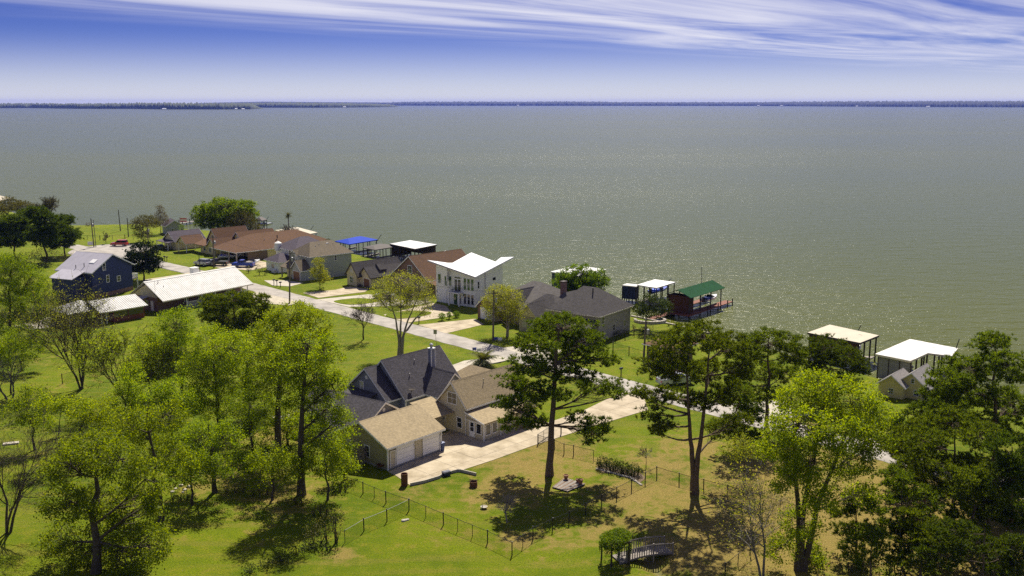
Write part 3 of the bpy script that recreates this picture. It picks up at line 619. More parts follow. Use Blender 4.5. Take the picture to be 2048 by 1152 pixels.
MB().add([(FL[0]-.02, -1.04, FL[2]-.3), (FR[0]+.02, -1.04, FR[2]-.3), (FR[0]+.02, -1.04, FR[2]-.01), (FL[0]-.02, -1.04, FL[2]-.01), (FL[0]-.02, -1.0, FL[2]-.3), (FR[0]+.02, -1.0, FR[2]-.3), (FR[0]+.02, -1.0, FR[2]-.01), (FL[0]-.02, -1.0, FL[2]-.01)], [(0, 1, 2, 3), (7, 6, 5, 4), (0, 4, 5, 1), (1, 5, 6, 2), (2, 6, 7, 3), (3, 7, 4, 0)]).build('fascia', 'metal_grey', h.e)
h.window('-y', 0, .95, 4.1, .95, 2.1, gm_='glass_green'); h.window('-y', 0, 2.75, 3.7, .9, 2.2, gm_='glass_green'); h.window('-y', 0, 3.95, 3.8, .9, 2.2, gm_='glass_green')
h.door('-y', 0, 5.55, 3.0, .9, 2.5, 'glass'); h.door('-y', 0, 6.45, 3.0, .9, 2.5, 'glass'); h.window('-y', 0, 6.0, 5.6, 1.8, .5, 2, 1)
for u in (8.0, 9.0, 10.0):
    h.window('-y', 0, u, 3.4, .85, 2.6, 1, 2, gm_='glass_green'); h.window('-y', 0, u, .4, .85, 2.3, 1, 2)
h.garage_door('-y', 0, 1.55, .1, 2.4, 2.5); h.door('-y', 0, 5.4, .1, 1.1, 2.3, 'glass_green'); h.window('-y', 0, 6.6, .3, .7, 2.1)
MB().box(4.4, 7.4, -1.5, .1, 2.72, 2.92).build('balcony_deck', 'trim_white', h.e)
b = MB().box(4.42, 7.38, -1.48, -1.44, 3.85, 3.9).box(4.42, 4.46, -1.44, 0, 3.85, 3.9).box(7.34, 7.38, -1.44, 0, 3.85, 3.9)
b = b.build('balcony_rail', 'black_metal', h.e)
bb = MB()
for k in range(17): bb.tube([(4.45+k*.18, -1.46, 2.92), (4.45+k*.18, -1.46, 3.86)], .015, 4)
bb.build('baluster', 'black_metal', b, kind='stuff')
for x in (4.5, 7.25): MB().box(x, x+.25, -1.4, -1.15, -.1, 2.73).build('column', 'trim_white', h.e)
for k, x in enumerate((4.9, 6.2)):                                  # cafe chairs seen on the balcony
    MB().box(x, x+.5, -1.0, -.5, 3.3, 3.36).box(x, x+.05, -1.0, -.95, 2.92, 3.3).box(x+.45, x+.5, -1.0, -.95, 2.92, 3.3).box(x, x+.05, -.55, -.5, 2.92, 3.9).box(x+.45, x+.5, -.55, -.5, 2.92, 3.9).build('balcony_chair', 'black_metal', h.e)
for x in (.1, 4.15, 7.55): MB(h.tf('-y', 0)).box(x, x+.12, 2.2, 2.6, -.01, .12).build('wall_lamp', 'black_metal', h.e)
h.window('+x', 10.6, 1.2, 3.8, .7, 1.6, 1, 2); h.window('+x', 10.6, 6.5, 4.8, 1.2, .8); h.window('+x', 10.6, 7.4, .9, 1.2, 1.4)
MB().tube([(10.7, 3.4, 7.0), (10.7, 3.4, .1)], .06, 6).build('downpipe', 'metal_grey', h.e)
for k in range(5): h.vent(5.0+k*.5, 3.2+.3*k, 7.9, .3, .06, 'stucco_white')
MB().box(-.05, .03, .5, .9, 6.0, 7.3).build('vent_louvre', 'metal_grey', h.e)
# ---- red-brick house with white garage door
h = House('brick_house', 'dark-roofed red brick house with white garage door behind willowy tree', (-2.9, 185.0), 46)
h.walls(0, 5, 0, 5.4, 2.6, 'brick_red'); h.gable(0, 6.5, 0, 5.4, 2.6, 5.0, 'shingle_darkgrey', 'brick_red', oh=.4)
h.garage_door('-x', 0, 2.6, .1, 3.8, 2.2)
h.walls(2.6, 15.5, -8.0, 3.6, 3.6, 'brick_red'); h.hip(2.6, 15.5, -8.0, 3.6, 3.7, 7.2, 'shingle_darkgrey', axis='y', inset=5.2)
h.gable(1.4, 8, -4.8, -.8, 3.6, 6.3, 'shingle_darkgrey', 'brick_red', oh=.3); h.walls(1.4, 2.7, -4.8, -.8, 3.6, 'brick_red', name='porch_wall')
h.walls(5.5, 14, -13, -8, 2.9, 'brick_red', name='wing_wall'); h.hip(5.5, 14, -13, -7.6, 3.0, 6.2, 'shingle_darkgrey', axis='x')
h.window('-x', 2.6, -6.4, .8, 1.2, 1.5, 2, 2); h.window('-x', 5.5, -10.5, .8, 1.2, 1.4, 2, 2)
MB(h.tf('-x', 1.4)).prism([(-3.6, .0), (-2.0, .0), (-2.0, 2.0), (-2.3, 2.5), (-2.8, 2.7), (-3.3, 2.5), (-3.6, 2.0)], -.02, .04).build('arched_doorway', 'roof_dark', h.e) if False else None
h.door('-x', 1.4, -2.8, .1, 1.4, 2.5, 'door_brown')
c = MB().box(8.5, 9.5, -9.6, -8.8, 3, 8.0).build('chimney', 'brick_red', h.e); MB().box(8.4, 9.6, -9.7, -8.7, 7.98, 8.15).build('cap', 'roof_dark', c)
# ---- grey brick two-storey house
h = House('grey_brick_house', 'large tan grey brick house with dark hip roofs near the shore', (15.4, 169.2), 54)
h.walls(0, 11.5, 0, 10.5, 4.6, 'brick_grey'); h.hip(0, 11.5, 0, 10.5, 4.7, 8.6, 'shingle_black', oh=.5, inset=4.2, axis='y', trim='trim_cream')
h.walls(-3.6, 0, .3, 4.6, 2.5, 'brick_grey', name='wing_wall'); h.slab([(-4.1, -.1, 2.5), (.02, -.1, 3.9), (.02, 5.1, 3.9), (-4.1, 5.1, 2.5)], 'shingle_black', .18)
h.walls(1.5, 9.5, 10.4, 18.5, 3.0, 'brick_grey', name='wing_wall'); h.hip(1.5, 9.5, 9.8, 18.5, 3.1, 6.2, 'shingle_black', axis='y', inset=4, trim='trim_cream')
h.walls(-1.2, 1.5, 12.5, 16.5, 3.0, 'brick_grey', name='bay_wall'); h.gable(-1.2, 4.5, 12.5, 16.5, 3.0, 5.2, 'shingle_black', 'siding_cream', oh=.3, trim='trim_cream')
h.window('-y', 0, 1.4, 3.0, 1.2, 1.3, 2, 2, fm='trim_cream'); h.window('-y', 0, 5.4, 1.0, .9, 1.3, 1, 2, fm='trim_cream'); h.window('-y', 0, 9.4, 1.1, .9, 1.3, 1, 2, fm='trim_cream'); h.window('-y', 0, 1.4, .5, 1.0, 1.4, 1, 2, fm='trim_cream')
h.window('-x', -1.2, 13.5, .9, .9, 1.4, 1, 2, fm='trim_cream', gm_='glass_blind'); h.window('-x', -1.2, 15.3, .9, .9, 1.4, 1, 2, fm='trim_cream', gm_='glass_blind')
h.window('-x', 1.5, 17.6, .9, .9, 1.4, 1, 2, fm='trim_cream', gm_='glass_blind'); h.window('-x', 0, 8.0, 2.8, 1.2, 1.3, 2, 1, fm='trim_cream')
h.vent(4.5, 4.0, 8.0, .7, .12, 'black_metal')
for x, y, z in ((3.0, 2.6, 6.6), (5.2, 2.2, 6.2), (6.4, 2.6, 6.6)): h.vent(x, y, z, .25, .08)
# ---- grey siding two-storey house
h = House('grey_house', 'pale grey two-storey house with taupe hip roof and brown garage door', (-50.3, 229.1), 42)
h.walls(2.6, 14.2, 0, 9.2, 5.55, 'siding_grey'); h.hip(2.6, 14.2, 0, 9.2, 5.65, 8.5, 'shingle_taupe', axis='x', inset=3.2)
h.walls(0, 2.6, 0, 4.4, 2.7, 'siding_grey', name='garage_wall'); h.gable(0, 3.4, 0, 4.4, 2.7, 4.7, 'shingle_taupe', 'siding_grey', oh=.35)
h.garage_door('-x', 0, 2.2, .05, 3.0, 2.1, 'door_brown')
h.walls(1.0, 2.6, 4.4, 8.6, 2.5, 'siding_cream', name='porch_wall'); h.slab([(-.6, 4.3, 2.6), (2.62, 4.3, 4.2), (2.62, 9.2, 4.2), (-.6, 9.2, 2.6)], 'shingle_taupe', .15)
for y in (5.0, 8.6): MB().box(-.4, -.15, y, y+.25, -.1, 2.5).build('porch_post', 'wood_grey', h.e)
for k in range(3): h.window('-x', 2.6, 5.4+k*.85, 4.0, .75, 1.2, 1, 2, gm_='glass_blind')
h.window('-x', 2.6, 2.4, 4.1, .8, 1.1, 1, 2); h.gable(1.9, 4.5, 5.0, 8.2, 5.4, 6.6, 'shingle_taupe', 'siding_grey', oh=.25)
h.window('-y', 0, 6.2, 3.9, .8, 1.3, 1, 2); h.window('-y', 0, 9.6, 4.0, .8, 1.3, 1, 2); h.door('-y', 0, 1.4, .1, .9, 2, 'siding_grey')
h.vent(6, 3, 7.4, .4); h.vent(7.2, 3.4, 7.7, .35); h.vent(11, 3.2, 7.6, .3); MB().box(9.3, 9.9, 3.4, 3.9, 7.6, 8.0).build('roof_vent', 'trim_white', h.e)
# ---- white house with plum hip roofs left of it
X, Y, _ = G(566, 548)
h = House('white_hip_house', 'white house with dark plum hip roofs beside the grey house', (X, Y), 42)
h.walls(0, 4.5, 2, 8.5, 2.6, 'stucco_white'); h.hip(0, 5.0, 2, 8.5, 2.7, 4.5, 'shingle_plum', axis='x', inset=2.6)
h.walls(4.3, 15, 1, 11, 5.2, 'stucco_white'); h.hip(4.3, 15, 1, 11, 5.3, 8.0, 'shingle_plum', axis='x', inset=4.6)
h.window('-x', 4.3, 2.6, 3.5, .9, 1.2, 1, 2); h.window('-x', 0, 5, .8, 1.4, 1.2, 2, 1); h.window('-y', 1, 8, 3.4, .9, 1.2)
h.part('water_heater_cupboard', MB().box(-.9, -.1, 3, 4.2, -.1, .7), 'trim_white')
h.part('roof_tower', MB().lathe([(.9, 4.5), (.9, 6.4), (.05, 6.9)], (4.2, 9.6, 0), 14), 'stucco_white')
# ---- small black-roofed cottage
X, Y, _ = G(742, 577)
h = House('black_roof_cottage', 'small cream cottage with black roof, skylight dormer and brown garage door', (X, Y), 44)
h.walls(0, 11, 0, 4.2, 2.6, 'siding_cream'); h.gable(0, 12, 0, 4.4, 2.6, 4.6, 'shingle_black', 'siding_cream', oh=.35, trim='roof_dark')
h.garage_door('-x', 0, 1.6, .05, 2.3, 2.0, 'door_brown')
h.walls(-1.0, 11, 4.2, 8.0, 2.6, 'siding_cream'); h.gable(-1.0, 12, 3.6, 8.4, 2.6, 5.3, 'shingle_black', 'siding_cream', oh=.3, trim='roof_dark')
h.window('-x', -1.0, 6.2, .6, 1.3, 1.5, 2, 2); h.window('-x', -1.0, 6.0, 3.2, 1.0, .8, 2, 1, gm_='glass_blind')
h.gable(3.4, 5.0, 1.0, 3.4, 3.9, 5.0, 'shingle_black', 'siding_cream', oh=.2, trim='roof_dark')
for y in (.2, 3.6): h.part('planter', MB().lathe([(.3, -.05), (.42, .5), (.35, .55)], (-.7, y, 0), 10), 'roof_dark')
# ---- big brown-roofed house
h = House('brown_roof_house', 'tall house with broad brown shingle gable roof behind budding tree', (-18.6, 212.0), 44)
h.walls(0, 15, 0, 12.6, 3.4, 'siding_brown'); h.gable(0, 15, 0, 12.6, 3.4, 8.0, 'shingle_brown', 'brick_red', oh=.4)
h.window('-x', 0, 6.3, 4.2, 1.6, 1.8, 2, 2); h.window('-x', 0, 3, .8, 1.4, 1.4, 2, 2); h.window('-y', 0, 6, .8, 1.4, 1.4, 2, 2)
h.part('veranda_beam', MB().box(-.1, 14, -2.8, -2.6, 2.3, 2.55), 'trim_cream')
h.slab([(-.2, -2.9, 2.6), (14.2, -2.9, 2.6), (14.2, .05, 3.2), (-.2, .05, 3.2)], 'shingle_brown', .12)
for x in (0, 4.6, 9.2, 13.8): h.part('veranda_post', MB().box(x, x+.15, -2.78, -2.63, -.1, 2.3), 'trim_cream')
# ---- ranch with long red-brown roof and carport
h = House('brown_ranch', 'long ranch house with red-brown shingle roofs and open carport', (-71.2, 259.5), 44)
h.walls(3.6, 24, 0, 11.5, 2.6, 'siding_yellow'); h.hip(-3.5, 27, -.2, 12.4, 2.75, 6.4, 'shingle_redbrown', axis='x', inset=8.5)
h.part('carport_wall', MB().box(0, 6, -.1, .1, -.1, 2.6), 'siding_brown')
for y in (.2, 4.4, 8.6, 12.2): h.part('carport_post', MB().box(-3.3, -3.0, y-.15, y+.15, -.1, 2.6), 'stone')
h.gable(5, 16, 10.5, 18.5, 2.7, 6.0, 'shingle_redbrown', 'siding_yellow', oh=.4); h.walls(5, 16, 11.4, 18.4, 2.7, 'siding_yellow')
h.window('-x', 5, 14.5, 3.6, .9, .9); h.window('-x', 5, 13, .8, 1.4, 1.3, 2, 1); h.door('-x', 3.6, 8, .05, 1.0, 2.1, 'door_brown')
h.vent(11, 3.0, 5.1, .7, .14, 'black_metal'); h.vent(7, 3, 4.9, .3); h.vent(5, 5, 5.4, .3)
# ---- yellow house with small gables and front carport
X, Y, _ = G(432, 512)
h = House('yellow_house', 'yellow house with brown gable roofs and little front gable', (X, Y), 44)
h.walls(0, 8, 0, 9, 2.6, 'siding_yellow'); h.gable(0, 9, 0, 4.6, 2.6, 4.6, 'shingle_redbrown', 'siding_yellow', oh=.35)
h.gable(3, 13, 3.5, 11, 2.7, 6.6, 'shingle_redbrown', 'siding_yellow', oh=.4); h.walls(3, 13, 4, 11, 2.7, 'siding_yellow')
h.door('-x', 0, 1.2, .05, 1, 2.1, 'door_brown'); h.window('-x', 0, 3.2, .7, 1.2, 1.4, 2, 1); h.window('-x', 3, 7.3, 4.0, .8, 1.0)
h.window('-x', 0, 6.5, .8, 1.2, 1.2, 2, 1); h.slab([(-1.2, 4.4, 2.5), (3.2, 4.4, 3.6), (3.2, 11.4, 3.6), (-1.2, 11.4, 2.5)], 'shingle_redbrown', .14)
X, Y, _ = G(373, 506)
h = House('carport', 'brown gabled carport on white posts beside the yellow house', (X, Y), 44, 'carport')
h.gable(0, 5.5, 0, 5.2, 2.7, 4.5, 'shingle_redbrown', 'siding_cream', oh=.4, trim='trim_cream')
for x in (.1, 5.2):
    for y in (.1, 4.9): h.part('post', MB().box(x, x+.18, y, y+.18, -.1, 2.72), 'trim_white')
X, Y, _ = G(352, 500)
h = House('grey_cottage', 'cream cottage with plum grey roof behind the brown carport', (X, Y), 44)
h.walls(0, 9, 0, 7.5, 2.5, 'siding_cream'); h.gable(0, 9, 0, 7.5, 2.5, 4.9, 'shingle_plum', 'siding_cream', oh=.4); h.window('-x', 0, 3.6, .8, 1.2, 1.2, 2, 1)
h.slab([(-2.5, -.2, 2.3), (.1, -.2, 2.6), (.1, 7.6, 2.6), (-2.5, 7.6, 2.3)], 'shingle_plum', .12)
for y in (0, 3.6, 7.2): h.part('porch_post', MB().box(-2.4, -2.25, y, y+.15, -.1, 2.3), 'trim_white')
X, Y, _ = G(333, 470)
h = House('shore_shed', 'small pale grey shed with dark roof near the pier', (X, Y), 30, 'shed')
h.walls(0, 5.5, 0, 6.5, 2.8, 'siding_grey'); h.gable(0, 5.5, 0, 6.5, 2.8, 4.5, 'shingle_plum', 'siding_grey', axis='y', oh=.35); h.window('-y', 0, 2, 1, .8, 1); h.window('-y', 0, 4.4, 1, .8, 1, gm_='glass_blind')
# ---- white metal-roofed long house, south of the road
h = House('metal_roof_house', 'long low house with white metal roof and railed porch', (-70.2, 193.2), 56)
h.walls(0, 22, 2.4, 10.6, 2.9, 'brick_red'); zr = 6.0
MB().prism([(2.4, 2.9), (10.6, 2.9), (5.6, zr-.5)], 0, 22).build('gable_wall', 'siding_cream', h.e)
e0 = [(-.7, -.3, 2.65), (22.8, -.3, 2.65), (22.8, 5.6, zr), (-.7, 5.6, zr)]
h.slab(e0, 'metal_white', .1); h.slab([(-.7, 5.6, zr-.001), (22.8, 5.6, zr-.001), (22.8, 11.2, 2.6), (-.7, 11.2, 2.6)], 'metal_white', .1)
h.ribs(*[np.array(q)-(0, 0, .01) for q in e0], 50, 'metal_white', .05, .06)
h.part('ridge_cap', MB().prism([(5.3, zr-.1), (5.6, zr+.08), (5.9, zr-.1)], -.75, 22.85), 'metal_white')
h.part('fascia', MB().box(-.72, 22.82, -.36, -.3, 2.42, 2.6), 'trim_cream')
h.part('porch_floor', MB().box(5, 21.5, -.1, 2.45, -.1, .5), 'wood_grey')
for x in (5.2, 9, 12.5, 16, 19.5, 21.3): h.part('porch_post', MB().box(x, x+.16, -.05, .11, -.1, 2.55), 'trim_white')
rl = h.part('porch_rail', MB().box(5.3, 21.3, .0, .07, 1.38, 1.46).box(5.3, 21.3, .01, .06, .62, .68), 'trim_white')
bb = MB()
for k in range(80): bb.box(5.4+k*.2, 5.45+k*.2, .01, .05, .66, 1.4)
bb.build('baluster', 'trim_white', rl, kind='stuff')
for x in (7, 10.5, 14, 18): h.window('-y', 2.4, x, 1.0, 1.1, 1.3, 2, 1, gm_='glass')
h.door('-y', 2.4, 12.2, .5, 1, 2.1, 'door_brown'); h.window('-x', 0, 6, .9, 1.1, 1.2, 2, 1); h.door('-x', 0, 4.2, .05, .9, 2, 'door_white')
h.part('chimney', MB().box(13.2, 14.6, 7.6, 8.8, 3.0, 6.6).box(13.1, 14.7, 7.5, 8.9, 6.58, 6.75), 'stucco_white')
h.vent(2.0, 4.6, 5.45, .5, .06, 'black_metal'); h.vent(2.4, 3.4, 4.75, .25, .06, 'black_metal')
h.part('antenna', MB().tube([(-.4, 2.4, 2.6), (-.4, 2.4, 6.6)], .025, 5), 'galv')
h.slab([(-2.6, 5.2, 2.4), (0, 5.2, 2.9), (0, 7.6, 2.9), (-2.6, 7.6, 2.4)], 'metal_grey', .08)
h.part('side_porch_post', MB().box(-2.5, -2.35, 5.3, 5.45, -.1, 2.34), 'trim_white')
# ---- porch annex
h = House('porch_annex', 'screened brown porch building with ribbed metal roof', (-78.6, 183.2), 49, 'porch')
q = [(-.8, -.5, 2.45), (9, -.5, 2.45), (9, 4.4, 4.1), (-.8, 4.4, 4.1)]
h.slab(q, 'metal_white', .09); h.ribs(*q, 22, 'metal_white', .05, .06); h.slab([(-.8, 4.4, 4.099), (9, 4.4, 4.099), (9, 8.4, 2.6), (-.8, 8.4, 2.6)], 'metal_white', .09)
h.walls(2.0, 8.4, 0, 7.4, .95, 'wood_red', name='low_wall'); h.walls(2.2, 8.3, 5.2, 7.2, 2.4, 'siding_brown', name='inner_wall')
h.part('header', MB().box(-.4, 8.5, .02, .16, 2.1, 2.36), 'trim_cream')
for x in (-.4, .6, 2.0, 5.0, 8.25): h.part('post', MB().box(x, x+.16, .02, .18, -.1, 2.12), 'trim_white' if x < 2 else 'wood_red')
for x0, x1 in ((2.16, 5.0), (5.16, 8.25)): h.part('screen', MB().box(x0, x1, .07, .09, .95, 2.1), 'glass')
for x, y in ((-.4, 7.8), (8.3, 7.8)): h.part('post', MB().box(x, x+.16, y, y+.16, -.1, 2.6), 'trim_white')
# ---- gazebo carport
X, Y, _ = G(160, 655)
h = House('gazebo', 'open-sided shelter with pale metal hip roof behind bare tree', (X-2, Y), 49, 'shelter')
h.hip(0, 7.5, 0, 7, 2.6, 4.2, 'metal_white', oh=.3, trim='trim_cream')
for x in (.1, 7.2):
    for y in (.1, 6.7): h.part('post', MB().box(x, x+.2, y, y+.2, -.1, 2.5), 'trim_white')
h.part('low_wall', MB().box(.3, 7.1, 6.5, 6.7, -.1, 1.0), 'siding_grey')
h.part('post', MB().box(.1, .3, 3.4, 3.6, -.1, 2.5), 'trim_white'); h.part('worktop', MB().box(1, 3, .4, 1.2, -.1, .95), 'siding_grey')
# ---- blue house
h = House('blue_house', 'tall dark blue house with grey metal roof and white deck rail', (-90.8, 207.5), 68)
h.walls(0, 11.8, 0, 9.5, 6.0, 'siding_blue'); h.walls(-.02, 11.82, -.02, 9.52, .9, 'brick_red', name='base_wall')
h.gable(0, 11.8, 0, 9.5, 6.0, 9.0, 'metal_grey', 'siding_blue', axis='y', oh=.5)
h.window('-y', 0, 3.6, 5.8, .9, 1.7, 1, 2); h.window('-y', 0, 4.4, 3.0, .9, 1.7, 1, 2); h.window('-y', 0, 7.6, 2.7, 1.1, 1.3, 1, 2)
h.walls(-3.4, 0, 2, 8, 5.0, 'siding_blue', name='wing_wall'); h.slab([(-4.0, 1.6, 4.9), (.05, 1.6, 6.2), (.05, 8.4, 6.2), (-4.0, 8.4, 4.9)], 'metal_grey', .12)
h.part('skylight', MB().add([(2.4, 1.6, 7.55), (3.6, 1.6, 8.15), (3.6, 3.0, 8.15), (2.4, 3.0, 7.55), (2.4, 1.6, 7.3), (3.6, 1.6, 7.9), (3.6, 3.0, 7.9), (2.4, 3.0, 7.3)], [(0, 1, 2, 3), (0, 4, 5, 1), (1, 5, 6, 2), (2, 6, 7, 3), (3, 7, 4, 0)]), 'trim_white')
h.vent(1.2, 3.2, 6.9, .7, .08, 'black_metal'); h.vent(.6, 5.0, 6.6, .6, .08, 'black_metal')
h.part('deck', MB().box(11.8, 14.2, .6, 9, 2.3, 2.5), 'wood_grey')
dr = h.part('deck_rail', MB().box(11.9, 14.2, .6, .68, 3.4, 3.48).box(14.1, 14.18, .7, 9, 3.4, 3.48).box(11.9, 14.2, .6, .68, 5.6, 5.68), 'trim_white')
bb = MB()
for k in range(16): bb.box(11.9+k*.14, 11.94+k*.14, .61, .66, 2.5, 3.4)
for k in range(58): bb.box(14.12, 14.16, .72+k*.14, .76+k*.14, 2.5, 3.4)
bb.build('baluster', 'trim_white', dr, kind='stuff')
for y in (.65, 4.6, 8.8): h.part('deck_post', MB().box(13.95, 14.15, y, y+.2, -.1, 3.5), 'trim_white')
# ---- yellow house far right, shed behind the pole
X, Y, _ = G(1852, 803)
h = House('pale_yellow_house', 'pale yellow house with grey roof between pines at right', (X, Y), 50); h.e.scale = (.64, .64, .64)
h.walls(0, 10, 0, 7, 3.0, 'siding_yellow'); h.gable(0, 10, 0, 7, 3.0, 5.9, 'shingle_palegrey', 'siding_yellow', oh=.5)
h.walls(-2, 4, 4.5, 10, 3.0, 'siding_yellow', name='wing_wall'); h.gable(-2, 5, 4.4, 10, 3.0, 5.2, 'shingle_palegrey', 'siding_yellow', oh=.5)
h.window('-x', 0, 3.2, 3.5, .8, 1.2, 1, 2); h.window('-x', 0, 2.2, .8, 1.2, 1.4, 2, 2); h.window('-x', -2, 7.2, .8, 1.2, 1.4, 2, 2); h.vent(2, 2, 4.8, .4)
X, Y, _ = G(1296, 724)
h = House('brown_shed', 'small brown-roofed shed behind the roadside pole near shore', (X, Y), 46, 'shed')
h.walls(0, 5.5, -5, .3, 3.0, 'siding_brown'); h.hip(0, 5.5, -5, .3, 3.1, 4.2, 'shingle_redbrown', oh=.6); h.door('-x', 0, -1, 0, .9, 2, 'door_brown')
# ================================================================== TREES
def unit(n, r): v = r.normal(size=(n, 3)); return v/np.linalg.norm(v, axis=1)[:, None]
def leaf_quads(P, size, r, up=.5, asp=.62, drop=0.0):
    n = len(P); nrm = unit(n, r)+np.array([0, 0, up]); nrm /= np.linalg.norm(nrm, axis=1)[:, None]
    a = np.cross(nrm, unit(n, r)); a /= np.linalg.norm(a, axis=1)[:, None]+1e-9; b = np.cross(nrm, a)
    s = (size*r.uniform(.6, 1.35, n))[:, None]
    V = np.stack([P-a*s*.5, P+b*s*asp*.5+nrm*s*.08, P+a*s*.5, P-b*s*asp*.5+nrm*s*.08], 1).reshape(-1, 3)
    return V, np.arange(4*n).reshape(n, 4)
def needle_tufts(P, D, L, w, k, r):
    n = len(P); d = np.repeat(D, k, 0)*.75+unit(n*k, r); d[:, 2] += .25; d /= np.linalg.norm(d, axis=1)[:, None]
    p = np.repeat(P, k, 0); s = np.cross(d, unit(n*k, r)); s /= np.linalg.norm(s, axis=1)[:, None]+1e-9
    l = (L*r.uniform(.7, 1.2, n*k))[:, None]
    V = np.stack([p-s*w*.5, p+s*w*.5, p+d*l*.6+s*w*.45, p+d*l], 1).reshape(-1, 3)
    return V, np.arange(4*n*k).reshape(n*k, 4)
def bez(a, b, c, n): return [tuple((1-t)**2*a+2*t*(1-t)*b+t*t*c) for t in np.linspace(0, 1, n)]
NTREE = [0]
def tree(label, base, blobs, style='gum', leafm=None, bark='bark', dens=1.0, size=None, trunks=None, r0=None, zmin=.3, name=None, group=None, dep=.8, wood=1.0, lean=None):
    """base: foot on the ground; blobs: foliage masses (seen centre and half sizes); each gets its own depth in the crown"""
    NTREE[0] += 1; r = np.random.default_rng(100+NTREE[0])
    X0, Y0, _ = G(*base); sc = Y0/FPX
    B = []
    cxs = np.mean([b[0] for b in blobs]); half = max(max(abs(b[0]-cxs)+b[2] for b in blobs)*sc, 1)
    for b in blobs:
        off = b[4] if len(b) > 4 else r.uniform(-1, 1)*dep*half*math.sqrt(max(.05, 1-min(1, abs(b[0]-cxs)*sc/half)**2))*.7
        x, y, z = PXY(b[0], b[1], Y0+off); k = (Y0+off)/FPX*1.02
        bs = 1.1 if style == 'pine' else 1.2; rx, rz = b[2]*k*bs, b[3]*k/.96*bs
        B.append((np.array([x-X0, y-Y0, z]), np.array([rx, .5*(rx+rz)*1.1, rz])))
    top = max(c[2]+.4*q[2] for c, q in B); area = sum(math.pi*q[0]*q[2] for c, q in B)
    H = max(c[2]+q[2] for c, q in B)
    pine = style == 'pine'
    r0 = r0 or (.021*H if pine else .021*H)
    wd = MB(); brn = MB()
    if trunks is None:
        mc = np.average([c for c, q in B], axis=0, weights=[q[0]*q[2] for c, q in B])
        trunks = [[(0, 0), ((mc[0])*.55, mc[1]*.4, top)]]
        tp = []
        n = 9
        for i in range(n):
            t = i/(n-1); w = r.normal(0, .012*H, 2)*(0 < i < n-1)
            tp.append((mc[0]*.75*t**1.6+w[0], mc[1]*.5*t+w[1], top*t-.15*(i == 0)))
        tps = [tp]
    else:
        tps = []
        for tr in trunks:                                     # pixel polylines of the visible stems
            q = []
            for i, (a, b) in enumerate(tr):
                x, y, z = PXY(a, b, Y0); q.append((x-X0, r.normal(0, .006*H)*(i > 0), max(z, -.15) if i else -.15))
            out = []
            for i in range(len(q)-1):
                for t in (0, .34, .67): out.append(tuple(np.array(q[i])*(1-t)+np.array(q[i+1])*t+(r.normal(0, .0022*H, 3) if t else 0)))
            tps.append(out+[q[-1]])
    allp = []
    for tp in tps:
        n = len(tp); rr = [r0*(1-.82*i/(n-1)) * (1.25 if i == 0 else 1.0)/(1 if len(tps) == 1 else 1.25) for i in range(n)]
        wd.tube(tp, rr, 8, False); allp += [np.array(p) for p in tp]
    allp = np.array(allp); tips = []; tdir = []; tips_blob = []
    zlo = zmin*H
    for bi, (c, q) in enumerate(B):
        hd = np.hypot(allp[:, 0]-c[0], allp[:, 1]-c[1])
        want = c[2]-hd*(.25 if pine else .75)
        cost = np.abs(allp[:, 2]-want)+.35*hd+(allp[:, 2] < zlo*.7)*5
        a = allp[np.argmin(cost)]; L = np.linalg.norm(c-a)
        ctrl = a+(c-a)*.5+np.array([0, 0, (-.05 if pine else -.06)*L])+r.normal(0, .06*L, 3)
        pth = bez(a, ctrl, c+np.array([0, 0, .1*q[2]]), 6); rl = (.30 if pine else .34)*r0*min(1, .35+L/6)
        wd.tube(pth, [rl*(1-.75*i/5) for i in range(6)], 5, False)
        ar = math.pi*q[0]*q[2]
        K = int(max(6, ar*(3.4 if pine else 2.6)*wood)); d = unit(K, r); d *= r.uniform(.35, 1.0, (K, 1))**.6
        if pine: d[:, 2] = d[:, 2]*.8+.12
        T = c+d*q; P6 = np.array(pth)
        for k in range(K):
            s = P6[r.integers(2, 6)]; mid = (s+T[k])/2+r.normal(0, .08, 3)*np.linalg.norm(T[k]-s)-np.array([0, 0, .06*np.linalg.norm(T[k]-s)])
            brn.tube([s, mid, T[k]], [rl*.32, rl*.2, .012], 3, False)
        tips.append(T); tdir.append(d); tips_blob.append(np.full(K, bi))
    T = np.concatenate(tips); D = np.concatenate(tdir); D = D/(np.linalg.norm(D, axis=1)[:, None]+1e-6)
    e = empty(name or ('pine_tree' if pine else 'tree'), (X0, Y0, float(hgt(X0, Y0))), 0, label, 'tree', group)
    wd.v += []
    b0 = len(wd.v); wd.v += brn.v; wd.f += [tuple(i+b0 for i in f) for f in brn.f]
    wd.build('trunk', bark, e, smooth=True)
    if leafm:
        sz = size or (.2 if not pine else .34)
        if pine:
            k = 9; N = len(T); Pt = np.repeat(T, k, 0)+r.normal(0, 1, (N*k, 3))*np.array([.32, .32, .15])*sz/.34
            Dt = np.repeat(D, k, 0)*.6+np.array([0, 0, .7]); Dt /= np.linalg.norm(Dt, axis=1)[:, None]
            keep = r.uniform(size=len(Pt)) < dens; Pt, Dt = Pt[keep], Dt[keep]
            V, F = needle_tufts(Pt, Dt, sz*1.2, .075*sz/.34, 11, r)
        else:
            n = int(area*135*dens*(.26/sz)**1.6); idx = r.integers(0, len(T), n)
            P = T[idx]+r.normal(0, 1, (n, 3))*np.array([.36, .36, .26])
            V, F = leaf_quads(P, sz, r, .55)
        o = link('crown', npmesh('crown', V, F, leafm), e)
    return e
RMIN = [.01]
